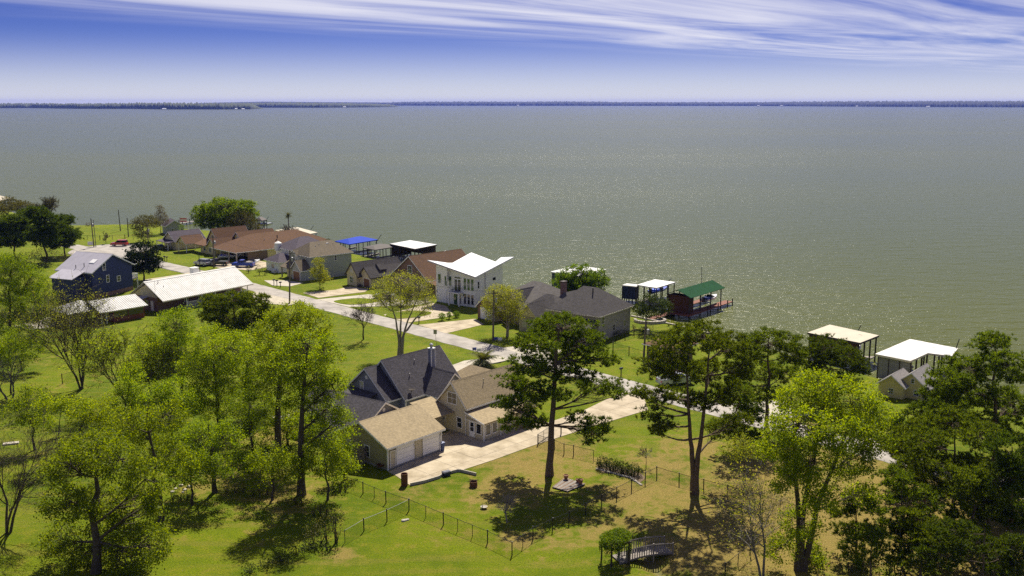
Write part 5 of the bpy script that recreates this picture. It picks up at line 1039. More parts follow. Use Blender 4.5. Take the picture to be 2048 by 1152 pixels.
for lab, b, bl, m_ in [('evergreen shrub left of the white hip house', (498, 546), [(497, 538, 6, 7)], 'leaf_shrub'), ('large evergreen shrubs at the white hip house corner', (522, 550), [(518, 538, 9, 9), (530, 542, 8, 8)], 'leaf_shrub'), ('round shrub on the roof line of the plum-roofed house', (540, 500), [(536, 487, 11, 5)], 'leaf_shrub'), ('dark shrub beside the grey house chimney top', (622, 500), [(620, 487, 10, 8)], 'leaf_shrub'), ('palm-like shrub before the blue-roofed boathouse', (655, 503), [(656, 482, 9, 6)], 'leaf_shrub'), ('dark tree behind the shore shed near the pier', (364, 472), [(364, 455, 8, 7)], 'leaf_oak'), ('shrub bed under the young tree on grey house lawn', (640, 580), [(640, 576, 13, 3)], 'leaf_shrub'), ('olive scrub right of the white house garage', (862, 604), [(856, 592, 18, 12), (835, 588, 14, 10)], 'leaf_olive'), ('low shrub at the corner of the porch rail', (398, 622), [(397, 615, 7, 7)], 'leaf_oak'), ('dark shrubs along the grey brick house wall', (1238, 672), [(1238, 664, 22, 5), (1225, 668, 16, 5)], 'leaf_shrub'), ('rusty red shrub at the grey brick house corner', (1270, 668), [(1268, 656, 6, 9)], 'leaf_brown'), ('dark low shrubs under the small shore tree', (1292, 663), [(1290, 658, 16, 5)], 'leaf_dark'), ('brown scrub on the far left bank', (178, 452), [(176, 449, 8, 4)], 'leaf_brown'), ('olive brush beneath the dark pines at left', (100, 528), [(90, 508, 30, 14), (135, 515, 22, 10), (50, 518, 28, 14)], 'leaf_olive'), ('dark undergrowth beneath the right-hand pines', (1880, 1140), [(1860, 1110, 60, 22), (1780, 1120, 50, 16), (1960, 1130, 60, 20)], 'leaf_pine_dark'), ('shaded undergrowth left of centre under the green trees', (520, 925), [(512, 912, 26, 12), (480, 940, 24, 10), (548, 935, 18, 8)], 'leaf_gum_mid')]:
    bush(lab, b, bl, m_, .22, 1.4)
# ================================================================== BOATHOUSES AND PIERS
def dock(label, roof, z, roofm, rise=0.0, th=.22, wall=None, wall_sides=(), postm='wood_dark', deckm='wood_grey', np_=3, deck=True, davit=None, name='boathouse', fascia=None, seams=0):
    W = [np.array(G(a, b, z)) for a, b in roof]; c = sum(W)/len(W)
    e = empty(name, (c[0], c[1], -1), 0, label, 'boathouse'); L = [w-np.array([c[0], c[1], -1]) for w in W]; n = len(L)
    cc = np.array([0, 0, z+1.0])
    if rise:
        q = [tuple(p) for p in L]; lens = [np.linalg.norm(L[(i+1) % 4]-L[i]) for i in range(4)]
        a, b = ((L[0]+L[3])/2, (L[1]+L[2])/2) if lens[0] > lens[3] else ((L[0]+L[1])/2, (L[2]+L[3])/2)
        m_ = (a+b)/2; u = np.array([0, 0, rise]); ra, rb = m_+(a-m_)*.5+u, m_+(b-m_)*.5+u
        F = [(0, 1, 5, 4), (1, 2, 5), (2, 3, 4, 5), (3, 0, 4)] if lens[0] > lens[3] else [(0, 1, 4), (1, 2, 5, 4), (2, 3, 5), (3, 0, 4, 5)]
        B = [(p[0], p[1], p[2]-th) for p in L]
        MB().add(q+[tuple(ra), tuple(rb)]+B, F+[(9, 8, 7, 6), (0, 6, 7, 1), (1, 7, 8, 2), (2, 8, 9, 3), (3, 9, 6, 0)]).build('roof', roofm, e)
    else:
        r = MB().slab([tuple(p) for p in L], th).build('roof', roofm, e)
    if fascia:
        f = MB()
        for i in range(n):
            a, b = L[i], L[(i+1) % n]; d = (b-a)/np.linalg.norm(b-a); o = np.array([d[1], -d[0], 0]); mid = (a+b)/2
            if o.dot(mid-cc) < 0: o = -o
            f.add([a+o*.004, b+o*.004, b+o*.05, a+o*.05]+[p-np.array([0, 0, .3]) for p in (a+o*.004, b+o*.004, b+o*.05, a+o*.05)], [(0, 1, 2, 3), (7, 6, 5, 4), (0, 4, 5, 1), (1, 5, 6, 2), (2, 6, 7, 3), (3, 7, 4, 0)])
        f.build('fascia', fascia, e)
    I = [cc+(p-cc)*np.array([.93, .93, 1]) for p in L]
    pm = MB().box(-.1, .1, -.1, .1, -1.6, 0).mesh('post', postm)
    for i in range(n):
        a, b = I[i], I[(i+1) % n]
        for k in range(np_):
            p = a+(b-a)*k/np_; o = link('post', pm, e); o.location = (p[0], p[1], p[2]-th+.02); o.scale = (1, 1, (p[2]-th+1.5)/1.6)
    for i in wall_sides:
        a, b = I[i], I[(i+1) % n]; d = (b-a)/np.linalg.norm(b-a); o = np.array([d[1], -d[0], 0])*.06; hh = np.array([0, 0, 1])
        t0, t1 = a-hh*(th-.01), b-hh*(th-.01); b0, b1 = np.array([a[0], a[1], .75]), np.array([b[0], b[1], .75])
        MB().add([b0-o, b1-o, b1+o, b0+o, t0-o, t1-o, t1+o, t0+o], [(3, 2, 1, 0), (4, 5, 6, 7), (0, 1, 5, 4), (1, 2, 6, 5), (2, 3, 7, 6), (3, 0, 4, 7)]).build('wall', wall, e)
    if deck:                                             # walkway round a boat slip
        J = [cc+(p-cc)*np.array([.55, .55, 1]) for p in L]; mb = MB()
        for i in range(n):
            if i == 1: continue
            a, b, c2, d2 = I[i], I[(i+1) % n], J[(i+1) % n], J[i]
            mb.slab([(q[0], q[1], .8+.003*i) for q in (a, b, c2, d2)], .18)
        mb.build('deck', deckm, e)
    if davit:
        x, y, zz = PXY(*davit[0], c[1]); x2, y2, z2 = PXY(*davit[1], c[1])
        MB().tube([(x-c[0], y-c[1], zz+1), (x2-c[0], y2-c[1], z2+1)], .07, 5).build('boom', 'black_metal', e)
    return e, c
def cp(c, X, Y): a, b, s = c; return (a+X/s, b+Y/s)
r2, r3, r5, l7 = (280, 380, 4.43), (500, 430, 5.12), (940, 500, 3.7926), (1400, 620, 3.1605)
dock('tan-roofed boathouse near the thin palm', [cp(r2, 1195, 355), cp(r2, 1390, 328), cp(r2, 1572, 376), cp(r2, 1390, 408)], 2.6, 'metal_tan', .25, davit=(cp(r2, 1510, 355), cp(r2, 1538, 315)), fascia='trim_cream')
dock('small dark-roofed boat dock right of the big shore tree', [cp(r2, 1012, 262), cp(r2, 1060, 243), cp(r2, 1125, 262), cp(r2, 1080, 272)], 2.7, 'roof_dark', .8, np_=2, davit=(cp(r2, 1110, 275), cp(r2, 1142, 235)))
dock('bright blue hip-roofed boathouse', [cp(r3, 868, 268), cp(r3, 1090, 222), cp(r3, 1312, 252), cp(r3, 1015, 300)], 2.6, 'metal_blue', .9, davit=(cp(r3, 1285, 290), cp(r3, 1346, 198)))
dock('dark brown hip-roofed boathouse between blue and white roofs', [cp(r3, 1148, 332), cp(r3, 1330, 292), cp(r3, 1530, 318), cp(r3, 1278, 357)], 2.3, 'roof_dark', .55)
dock('large white-roofed boathouse with dark slatted walls', [cp(r3, 1432, 294), cp(r3, 1640, 258), cp(r3, 1915, 302), cp(r3, 1690, 347)], 3.0, 'metal_dirty', .25, wall='siding_brown', wall_sides=(0, 1), np_=6, fascia='roof_dark')
dock('white-roofed boathouse half hidden behind the brown roof', [cp(r3, 1750, 420), cp(r3, 2005, 364), cp(r3, 2040, 378), cp(r3, 1790, 434)], 3.2, 'membrane_white', 0, np_=2)
dock('white-roofed navy boathouse behind the round oak', [cp(r5, 610, 164), cp(r5, 800, 116), cp(r5, 1036, 146), cp(r5, 850, 200)], 3.2, 'metal_dirty', 0, wall='siding_navy', wall_sides=(0, 3), np_=2)
dock('navy boat shed with flat white roof beside the white canopy', [cp(r5, 1152, 266), cp(r5, 1190, 252), cp(r5, 1282, 262), cp(r5, 1262, 277)], 2.7, 'metal_white', 0, wall='siding_navy', wall_sides=(0, 1, 2, 3), np_=2, deck=False)
dock('white canopy boathouse between navy shed and green roof', [cp(r5, 1268, 263), cp(r5, 1402, 222), cp(r5, 1560, 243), cp(r5, 1415, 288)], 3.4, 'metal_dirty', 0, np_=3, davit=(cp(r5, 1505, 235), cp(r5, 1528, 217)))
dock('tan flat-roofed boathouse behind the dark pine at right', [cp(l7, 680, 142), cp(l7, 820, 92), cp(l7, 1131, 160), cp(l7, 1012, 207)], 3.5, 'metal_tan', 0, wall='siding_redbrown', wall_sides=(3,), davit=(cp(l7, 1000, 130), cp(l7, 1018, 96)), fascia='roof_dark')
e, c = dock('white flat-roofed boathouse with L-shaped roof at right', [cp(l7, 1110, 277), cp(l7, 1328, 184), cp(l7, 1628, 241), cp(l7, 1592, 290), cp(l7, 1440, 271), cp(l7, 1330, 321)], 3.5, 'metal_dirty', 0, np_=3, davit=(cp(l7, 1618, 245), cp(l7, 1640, 182)), fascia='trim_cream', wall='block_grey', wall_sides=(5,))
A, B_ = np.array(G(*cp(l7, 1110, 277), 3.5)), np.array(G(*cp(l7, 1330, 321), 3.5))
dock('pale boathouse roof at the far left edge', [(-40, 398), (0, 391), (23, 396), (-8, 404)], 3, 'metal_tan', .2, np_=2)
# green-roofed dock with red deck
h = House('boathouse', 'green-roofed boat dock with red deck standing in the water', (36.2, 193.6), 50, 'boathouse', z=-1)
h.gable(-.3, 13.2, 0, 5.2, 4.4, 5.5, 'metal_green', 'wood_red', oh=.5, th=.08, trim=None, wall=False)
e0 = [(-.8, -.5, 4.29), (13.7, -.5, 4.29), (13.7, 2.6, 5.61), (-.8, 2.6, 5.61)]; h.ribs(*e0, 28, 'metal_green', .04, .05)
h.walls(-.1, 1.9, .4, 5.0, 4.3, 'siding_redbrown', z0=.8)
dk = h.part('deck', MB().box(-1.5, 4, -.6, 6.2, .55, .75), 'wood_red')
for k in range(19): MB().box(4.02+k*.7, 4.68+k*.7, -.6, 1.4, .6, .77).build('plank', 'wood_red', dk)
for k in range(19): MB().box(4.02+k*.7, 4.68+k*.7, 4.6, 6.2, .6, .77).build('plank', 'wood_red', dk)
for x in (-.2, 4.2, 8.6, 13.0):
    for y in (.1, 5.0): h.part('post', MB().box(x-.09, x+.09, y-.09, y+.09, -1.6, 4.4), 'wood_dark')
for x in (6.4, 10.8, 15, 17.2): h.part('piling', MB().tube([(x, -.5, -1.6), (x, -.5, 1.4)], .12, 7), 'wood_dark')
for x in (15, 17.2): h.part('piling', MB().tube([(x, 6.1, -1.6), (x, 6.1, 1.4)], .12, 7), 'wood_dark')
h.part('boom', MB().tube([(13, 4.8, 4.6), (14.2, 5.6, 8.0)], .06, 5), 'black_metal')
h.part('gangway', MB().box(-9.5, -1.5, 3.4, 4.8, .55, .72), 'wood_red')
# long pier at the left shore
a, b = np.array(G(300, 455, -.3)), np.array(G(398, 441, -.3)); d = b-a; L = np.linalg.norm(d)
e = empty('pier', (a[0], a[1], -1), math.degrees(math.atan2(d[1], d[0])), 'long narrow wooden pier with railing at the left shore', 'pier')
MB().box(0, L, -.9, .9, .55, .75).build('deck', 'wood_grey', e); rl = MB()
for s in (-.85, .85): rl.box(0, L, s-.04, s+.04, 1.7, 1.8)
rl.build('rail', 'wood_grey', e); pm = MB().box(-.1, .1, -.1, .1, -1.6, 1.72).mesh('post', 'wood_dark')
for k in range(int(L/3.5)+1):
    for s in (-.85, .85): o = link('post', pm, e); o.location = (k*3.5, s, 0)
X, Y, _ = G(372, 452)
e = empty('flag', (X, Y-6, -.2), 0, 'red and white flag on a short pole by the pier', 'flag')
MB().tube([(0, 0, -1), (0, 0, 4)], .05, 5).build('pole', 'galv', e)
for k in range(4): MB().box(.05, 2.4, -.02, .02, 2.4+k*.4, 2.8+k*.4).build('stripe', 'flag_red' if k % 2 == 0 else 'white_paint', e)
# small jet boat / boats on lifts
def boat(label, xyz, rot, L=6.0, wdt=2.1, hullm='paint_white', stripe='paint_blue', group=None, cover=None):
    e = empty('motor_boat', xyz, rot, label, 'boat', group); V = []; n = 9; st = 7
    for i in range(st):
        t = i/(st-1); x = -L/2+L*t; w = wdt/2*(1-max(0, (t-.45)/.55)**2.2); k = .75+.35*t*t; keel = max(0, (t-.6)/.4)**2*.55
        V += [(x, -w, k), (x, -w*.92, k*.5+keel*.4), (x, -w*.35, .12+keel), (x, 0, keel), (x, w*.35, .12+keel), (x, w*.92, k*.5+keel*.4), (x, w, k), (x, w*.8, k-.05), (x, -w*.8, k-.05)]
    F = [(i*n+j, i*n+(j+1) % n, (i+1)*n+(j+1) % n, (i+1)*n+j) for i in range(st-1) for j in range(n)]+[tuple(range(n)), tuple(range((st-1)*n+n-1, (st-1)*n-1, -1))]
    MB().add(V, F).build('hull', hullm, e, smooth=False)
    MB().add([(-L*.1, -wdt*.36, .85), (-L*.1, wdt*.36, .85), (L*.16, wdt*.3, .9), (L*.16, -wdt*.3, .9), (-L*.06, -wdt*.3, 1.35), (-L*.06, wdt*.3, 1.35)], [(0, 1, 5, 4), (4, 5, 2, 3), (1, 2, 5), (0, 4, 3)]).build('windscreen', 'glass', e)
    MB().box(-L/2+.4, -L*.12, -wdt*.34, wdt*.34, .7, 1.0).build('cockpit_cover', cover or stripe, e)
    MB().box(-L/2-.45, -L/2-.02, -.25, .25, .2, 1.25).build('outboard_motor', 'paint_black', e); return e
X, Y, _ = G(1410, 600, .5); boat('white boat hanging under the green dock roof', (42.3, 204.0, .45), 50, 5.6)
X, Y, _ = G(458, 520); boat('white boat stored under the brown carport', (X, Y+1.5, .35), 10, 6.2, group=None)
X, Y, _ = G(506, 531); boat('white boat parked right of the blue pickup', (X, Y, .3), 60, 5.2, stripe='paint_white', cover='wood_grey')
X, Y, _ = G(1412, 628, -1); boat('small white dinghy moored left of the red deck', (33.0, 198.0, -1.15), 40, 3.6, 1.5)
X, Y, _ = G(1380, 590, 0); boat('blue-covered boat under the white canopy', (33.0, 214.5, .2), 45, 6, cover='tarp_blue', hullm='paint_blue')
X, Y, _ = G(1733, 700, 0); boat('white boat under the tan flat roof at right', (57.8, 160.3, .3), 46, 5.5)
boat('small boat on the lift of the dark-roofed dock', (G(530, 458, -1)[0], G(530, 458, -1)[1], .1), 20, 5.5)
# ================================================================== VEHICLES
def car(label, px, rot, paint, kind='suv', group=None, name=None):
    X, Y, _ = G(*px); e = empty(name or {'suv': 'parked_suv', 'sedan': 'parked_car', 'pickup': 'pickup_truck'}[kind], (X, Y, .05), rot, label, 'pickup' if kind == 'pickup' else 'car', group)
    L, wd_, hgt_ = {'suv': (4.8, 1.9, 1.78), 'sedan': (4.7, 1.82, 1.45), 'pickup': (5.6, 1.98, 1.85)}[kind]; w = wd_/2; h2 = L/2
    prof = {'suv': [(-h2, .4), (-h2, 1.0), (-h2+.1, 1.1), (h2-1.35, 1.1), (h2-.25, .98), (h2, .8), (h2, .4)], 'sedan': [(-h2, .38), (-h2, .85), (-h2+.15, .98), (h2-1.45, .95), (h2-.3, .82), (h2, .66), (h2, .36)], 'pickup': [(-h2, .48), (-h2, 1.15), (-h2+.04, 1.18), (h2-1.5, 1.2), (h2-.2, 1.1), (h2, .95), (h2, .48)]}[kind]
    n = len(prof); V = []
    for sg, ins in ((-1, .07), (-1, 0), (1, 0), (1, .07)):
        for x, z in prof:
            zz = z if ins == 0 else .4+(z-.4)*.96+.02
            V.append((x*(1 if ins == 0 else .985), sg*(w-(0 if ins == 0 else -.0)-ins*(z > .7)*.0)*(1 if ins == 0 else 1.0)-sg*(.0 if ins else .07*(z > .9)), zz if ins else z))
    mb = MB(); mb.prism([(x, z) for x, z in prof], -w+.05, w-.05, 'y')
    mb.box(-h2+.05, h2-.1, -w, w, .42, prof[1][1]-.12)
    mb.box(-h2-.06, -h2+.1, -w+.08, w-.08, .42, .68); mb.box(h2-.1, h2+.07, -w+.08, w-.08, .4, .62); mb.build('body', paint, e)
    if kind == 'pickup': c0, c1, t0, t1 = -.35, 1.35, -.2, .75
    elif kind == 'suv': c0, c1, t0, t1 = -h2+.08, 1.05, -h2+.35, .35
    else: c0, c1, t0, t1 = -1.75, 1.0, -.95, .3
    zb = prof[3][1]-.02
    V = [(c0, -w+.1, zb), (c1, -w+.1, zb), (c1, w-.1, zb), (c0, w-.1, zb), (t0, -w+.24, hgt_-.05), (t1, -w+.24, hgt_-.05), (t1, w-.24, hgt_-.05), (t0, w-.24, hgt_-.05)]
    MB().add(V, [(4, 5, 6, 7), (0, 1, 5, 4), (1, 2, 6, 5), (2, 3, 7, 6), (3, 0, 4, 7)]).build('window_glass', 'glass', e)
    mb = MB().slab([(t0-.04, -w+.22, hgt_), (t1+.04, -w+.22, hgt_), (t1+.04, w-.22, hgt_), (t0-.04, w-.22, hgt_)], .06)
    for x0, x1 in ((c0, t0), (c1, t1), ((c0+c1)/2, (t0+t1)/2)):
        for sg in (-1, 1): mb.tube([(x0, sg*(w-.09), zb), (x1, sg*(w-.225), hgt_-.03)], .045, 4)
    mb.build('roof', paint, e)
    if kind == 'pickup': MB().box(-h2+.12, -.5, -w+.18, w-.18, 1.0, 1.2).build('bed', 'rubber', e)
    for x in (-h2+.95, h2-.95):
        for sg in (-1, 1):
            t = MB(lambda a, b, c_, x=x, sg=sg: (x+a, sg*(w-.2+c_), .36+b)).lathe([(.2, 0), (.36, .02), (.36, .2), (.2, .23)], n=14).build('tyre', 'rubber', e)
            MB(lambda a, b, c_, x=x, sg=sg: (x+a, sg*(w-.2+c_), .36+b)).lathe([(.02, .2), (.21, .2), (.2, .245), (.02, .225)], n=12).build('rim', 'rim', t)
    for sg in (-1, 1):
        MB().box(h2-.12, h2+.04, sg*(w-.35)-.18, sg*(w-.35)+.18, prof[-2][1]-.16, prof[-2][1]-.02).build('headlight', 'lamp_clear', e)
        MB().box(-h2-.03, -h2+.1, sg*(w-.22)-.12, sg*(w-.22)+.12, .75, 1.0 if kind != 'sedan' else .88).build('taillight', 'lamp_red', e)
    return e
car('red SUV parked on the far left lawn', (239, 492), 186, 'paint_red', 'suv')
car('silver SUV leftmost in the ranch house driveway', (405, 531), 150, 'paint_silver', 'suv'); car('silver car between two SUVs in the ranch driveway', (418, 530), 150, 'paint_silver', 'sedan')
car('black pickup third from left in the ranch driveway', (436, 531), 170, 'paint_black', 'pickup'); car('bright blue pickup right of the carport post', (487, 534), 175, 'paint_blue', 'pickup')
car('silver sedan in the loop driveway behind budding tree', (768, 597), 168, 'paint_silver', 'sedan'); car('silver pickup in the road seen through the twin-trunked pine', (1350, 769), 20, 'paint_silver', 'pickup')
car('dark car parked under the grey cottage porch', (322, 499), 20, 'paint_black', 'sedan')
# ================================================================== FENCES
def fence(label, pts, hh=1.25, step=2.4, mesh=True, postm='black_metal', name='chain_link_fence', pr=.036, world=False):
    W = [np.array(q if world else G(*q)[:2]) for q in pts]; c = W[0]
    e = empty(name, (c[0], c[1], 0), 0, label, 'fence'); pm = MB().tube([(0, 0, -.9), (0, 0, hh+.05)], pr, 6).mesh('post', postm); wm = MB(); rl = MB(); last = None
    for a, b in zip(W[:-1], W[1:]):
        L = np.linalg.norm(b-a); n = max(1, round(L/step)); d = (b-a)/L; za, zb = float(hgt(*a)), float(hgt(*b))
        for k in range(n+(1 if b is W[-1] else 0)):
            p = a+(b-a)*k/n; o = link('post', pm, e); o.location = (p[0]-c[0], p[1]-c[1], float(hgt(*p))); o.rotation_euler = (random.gauss(0, .015), random.gauss(0, .015), 0)
            if k == 0: o.scale = (1.7, 1.7, 1.06)
        for k in range(n):
            p, q = a+(b-a)*k/n, a+(b-a)*(k+1)/n; zp, zq = float(hgt(*p)), float(hgt(*q))
            rl.tube([(*(p-c), zp+hh), (*((p+q)/2-c), (zp+zq)/2+hh-.02), (*(q-c), zq+hh)], .024, 5, False)
            if mesh:
                l = L/n; m_ = int(l/.11); 
                for j in range(m_):
                    for sg in (1, -1):
                        s0 = j/m_*l; s1 = s0+sg*hh*.8; f0, f1 = 0., 1.
                        if s1 > l: f1 = (l-s0)/(s1-s0)
                        if s1 < 0: f1 = s0/(s0-s1)
                        u0, u1 = s0, s0+(s1-s0)*f1; x0, x1 = p-c+d*u0, p-c+d*u1; z0, z1 = zp+(zq-zp)*u0/l+.03, zp+(zq-zp)*u1/l+.03+(hh-.05)*f1; t_ = .009
                        wm.add([(x0[0], x0[1], z0), (x0[0]+d[0]*t_, x0[1]+d[1]*t_, z0), (x1[0]+d[0]*t_, x1[1]+d[1]*t_, z1), (x1[0], x1[1], z1)], [(0, 1, 2, 3)])
    rl.build('rail', postm, e)
    if mesh: wm.build('wire_mesh', postm, e, kind='stuff')
    return e
fence('black chain-link yard fence from the green trees to the front corner and bridge side', [(695, 975), (726, 987), (772, 1006), (818, 1021), (887, 1050), (975, 1086), (1024, 1110), (1066, 1079), (1105, 1061), (1138, 1047), (1171, 1030), (1203, 1012), (1233, 997), (1263, 981), (1290, 967), (1313, 955)])
fence('black chain-link fence branching left toward the hedge', [(818, 1021.5), (774, 1043), (728, 1062), (690, 1085)])
fence('black chain-link fence running right behind the twin-trunked pine', [(1313.5, 955), (1358, 968), (1407, 981), (1454, 993), (1520, 1012), (1600, 1036)])
fence('short chain-link fence with gate at the driveway edge', [(1076, 889), (1109, 899), (1128, 908), (1147, 911), (1187, 921)])
fence('thin fence across the lawn behind the grey brick house', [(1212, 690), (1250, 679), (1286, 668), (1306, 662)], step=2.8, pr=.04)
fence('thin wire fence on the lot left of the brown shed', [(1226, 700), (1258, 709), (1286, 717)], 1.3, 3, pr=.05)
fence('dark wire fence at the bottom right under the pines', [(1450, 1152), (1500, 1112), (1560, 1075)], 1.2)
fence('low wire pen fence on the left lawn', [(125, 768), (165, 757), (203, 750), (190, 738)], 1.5, 2.6, pr=.04)
fence('thin wire fence along the far left bank', [(150, 478), (200, 480), (250, 478), (300, 482)], 1.3, 4, False, pr=.06)
e = empty('driveway_gate', (*G(1075, 889)[:2], 0), 62, 'open chain-link driveway gate beside the beige house', 'gate')
MB().tube([(0, 0, .1), (3.4, 0, .1), (3.4, 0, 1.3), (0, 0, 1.3), (0, 0, .1)], .03, 5).tube([(1.7, 0, .1), (1.7, 0, 1.3)], .025, 5).build('frame', 'black_metal', e)
mb = MB()
for k in range(34): mb.box(k*.1, k*.1+.006, -.004, .004, .1, 1.3)
mb.build('wire_mesh', 'black_metal', e, kind='stuff')
# ================================================================== FOOTBRIDGE AND ARBOUR
a, b = np.array(G(1232, 1121)[:2]), np.array(G(1338, 1101)[:2]); d = b-a; L = float(np.linalg.norm(d)); an = math.degrees(math.atan2(d[1], d[0]))
e = empty('footbridge', (a[0], a[1], 0), an, 'weathered wooden footbridge with railings over a small ditch', 'bridge')
arch = lambda t: .12+.28*math.sin(math.pi*t)
npk = 34; pm = MB().box(-.075, .075, -.85, .85, -.04, .02).mesh('plank', 'wood_grey')
for k in range(npk):
    t = (k+.5)/npk; o = link('plank', pm, e); o.location = (t*L, 0, arch(t)); o.rotation_euler = (0, -math.atan(.28*math.pi*math.cos(math.pi*t)/L), 0)
for s in (-.8, .8):
    MB().tube([(t*L, s*.9, arch(t)-.14) for t in np.linspace(0, 1, 12)], .09, 4).build('beam', 'wood_grey', e)
    MB().tube([(t*L, s, arch(t)+.95) for t in np.linspace(.12, 1, 12)], .055, 4).build('handrail', 'wood_grey', e)
    bm_ = MB().box(-.035, .035, -.035, .035, 0, .95).mesh('baluster', 'wood_grey')
    for k in range(20):
        t = .14+.84*k/19; o = link('baluster', bm_, e); o.location = (t*L, s, arch(t)-.05)
    for t in (.12, .62, .99): MB().box(t*L-.06, t*L+.06, s-.06, s+.06, -.5, arch(t)+1.05).build('post', 'wood_grey', e)
e = empty('garden_arbour', (a[0]-.1, a[1]-.1, 0), an, 'timber arbour smothered in green vine at the footbridge end', 'arbour')
for x in (-.9, .9):
    for y in (-1.0, 1.0): MB().box(x-.06, x+.06, y-.06, y+.06, -.3, 2.2).build('post', 'wood_dark', e)
MB().box(-1.1, 1.1, -1.1, -.95, 2.1, 2.25).box(-1.1, 1.1, .95, 1.1, 2.1, 2.25).build('beam', 'wood_dark', e)
r = np.random.default_rng(77); P = []
for c_, q, n in [((-.5, -.6, 2.15), (1.2, 1.0, .62), 3200), ((.6, .5, 2.25), (1.25, 1.0, .6), 3200), ((0, 0, 2.35), (1.6, 1.3, .5), 2600)]:
    dd = unit(n, r)*r.uniform(.5, 1, (n, 1))**.5; P.append(np.array(c_)+dd*np.array(q))
for k in range(60):                                         # hanging strands
    an_ = r.uniform(0, 6.28); x, y = 1.45*math.cos(an_), 1.25*math.sin(an_); l = r.uniform(.3, 1.3); z = 1.9-np.linspace(0, l, 26)
    P.append(np.column_stack([x+r.normal(0, .07, 26), y+r.normal(0, .07, 26), z]))
V, F = leaf_quads(np.concatenate(P), .12, r, .3); link('vine', npmesh('vine', V, F, 'leaf_oak'), e)
# ================================================================== YARD THINGS
def put(name, label, cat, px, rot=0, group=None, z=0.0): X, Y, _ = G(*px); return empty(name, (X, Y, z), rot, label, cat, group)
e = put('rusty_barrel', 'tall rusty barrel at the driveway edge below the garage', 'barrel', (809, 971))
MB().lathe([(.36, -.05), (.38, 0), (.37, .3), (.39, .33), (.37, .36), (.38, .72), (.4, .75), (.38, .78), (.38, 1.12), (.4, 1.15), (.38, 1.18), (.38, 1.42), (.34, 1.42), (.33, 1.1)], n=18).build('drum', 'rust', e, smooth=False)
e = put('fire_pit', 'low rusty round fire pit on the lawn', 'fire pit', (947, 973))
MB().lathe([(.42, -.05), (.44, 0), (.43, .3), (.46, .32), (.43, .35), (.43, .62), (.38, .62), (.37, .3)], n=18).build('ring', 'rust', e)
MB().lathe([(.02, .3), (.36, .3), (.36, .34), (.02, .4)], n=14).build('ash', 'wood_dark', e)
for x0, y0, x1, y1 in ((-.65, -.2, .6, .15), (-.5, .3, .55, .1)): MB().tube([(x0, y0, .68), (x1, y1, .72)], .04, 5).build('grill_bar', 'wood_brown', e)
e = put('wheelie_bin', 'dark blue wheelie bin at the garage corner', 'bin', (883, 901), 50)
MB().add([(-.24, -.24, .06), (.24, -.24, .06), (.24, .24, .06), (-.24, .24, .06), (-.3, -.32, .98), (.3, -.32, .98), (.3, .32, .98), (-.3, .32, .98)], [(3, 2, 1, 0), (4, 5, 6, 7), (0, 1, 5, 4), (1, 2, 6, 5), (2, 3, 7, 6), (3, 0, 4, 7)]).build('body', 'plastic_blue', e)
MB().prism([(-.36, .98), (.36, .98), (.34, 1.05), (0, 1.1), (-.34, 1.05)], -.33, .33).build('lid', 'plastic_blue', e)
for s in (-.3, .3): MB(lambda a_, b_, c_, s=s: (s+c_*.5, .26+a_, .13+b_)).lathe([(.03, -.03), (.13, -.03), (.13, .05), (.03, .05)], n=12).build('wheel', 'rubber', e)
e = put('storage_tote', 'dark lidded storage tote on the driveway edge', 'tote', (893, 951), 35)
MB().add([(-.4, -.25, .05), (.4, -.25, .05), (.4, .25, .05), (-.4, .25, .05), (-.47, -.3, .42), (.47, -.3, .42), (.47, .3, .42), (-.47, .3, .42)], [(3, 2, 1, 0), (4, 5, 6, 7), (0, 1, 5, 4), (1, 2, 6, 5), (2, 3, 7, 6), (3, 0, 4, 7)]).build('tub', 'tote_blue', e)
MB().box(-.5, .5, -.33, .33, .42, .5).box(-.42, .42, -.25, .25, .5, .55).build('lid', 'tote_blue', e)
pts = [G(640+x/3.6, 660+y/3.6)[:2] for x, y in [(650, 1122), (755, 1100), (858, 1068), (885, 1048), (990, 1021), (1012, 1021), (1125, 1048)]]; c = pts[0]
e = empty('timber_edging', (c[0], c[1], 0), 0, 'low timber edging boards along the driveway lawn edge', 'edging')
for (x0, y0), (x1, y1) in zip(pts[:-1], pts[1:]):
    l = math.hypot(x1-x0, y1-y0); nx2, ny2 = -(y1-y0)/l*.06, (x1-x0)/l*.06
    MB().slab([(x0-c[0]+nx2, y0-c[1]+ny2, .33), (x1-c[0]+nx2, y1-c[1]+ny2, .33), (x1-c[0]-nx2, y1-c[1]-ny2, .33), (x0-c[0]-nx2, y0-c[1]-ny2, .33)], .45).build('board', 'wood_pale', e)
Q = [G(*q)[:2] for q in [(1104, 976), (1129, 957), (1171, 970), (1135, 985)]]; c = Q[0]
e = empty('wooden_platform', (c[0], c[1], 0), 0, 'flat wooden platform holding pots beside the lone pine', 'platform'); A = [np.array(q)-np.array(c) for q in Q]
nb = 14
for k in range(nb):
    s0, s1 = k/nb+.006, (k+1)/nb-.006
    q = [A[0]+(A[3]-A[0])*s0, A[1]+(A[2]-A[1])*s0, A[1]+(A[2]-A[1])*s1, A[0]+(A[3]-A[0])*s1]
    MB().slab([(p[0], p[1], .16+random.uniform(-.006, .006)) for p in q], .05).build('plank', 'wood_grey' if k % 3 else 'wood_brown', e)
MB().slab([(p[0]*.96+.05, p[1]*.96, .1) for p in A], .12).build('frame', 'wood_dark', e)
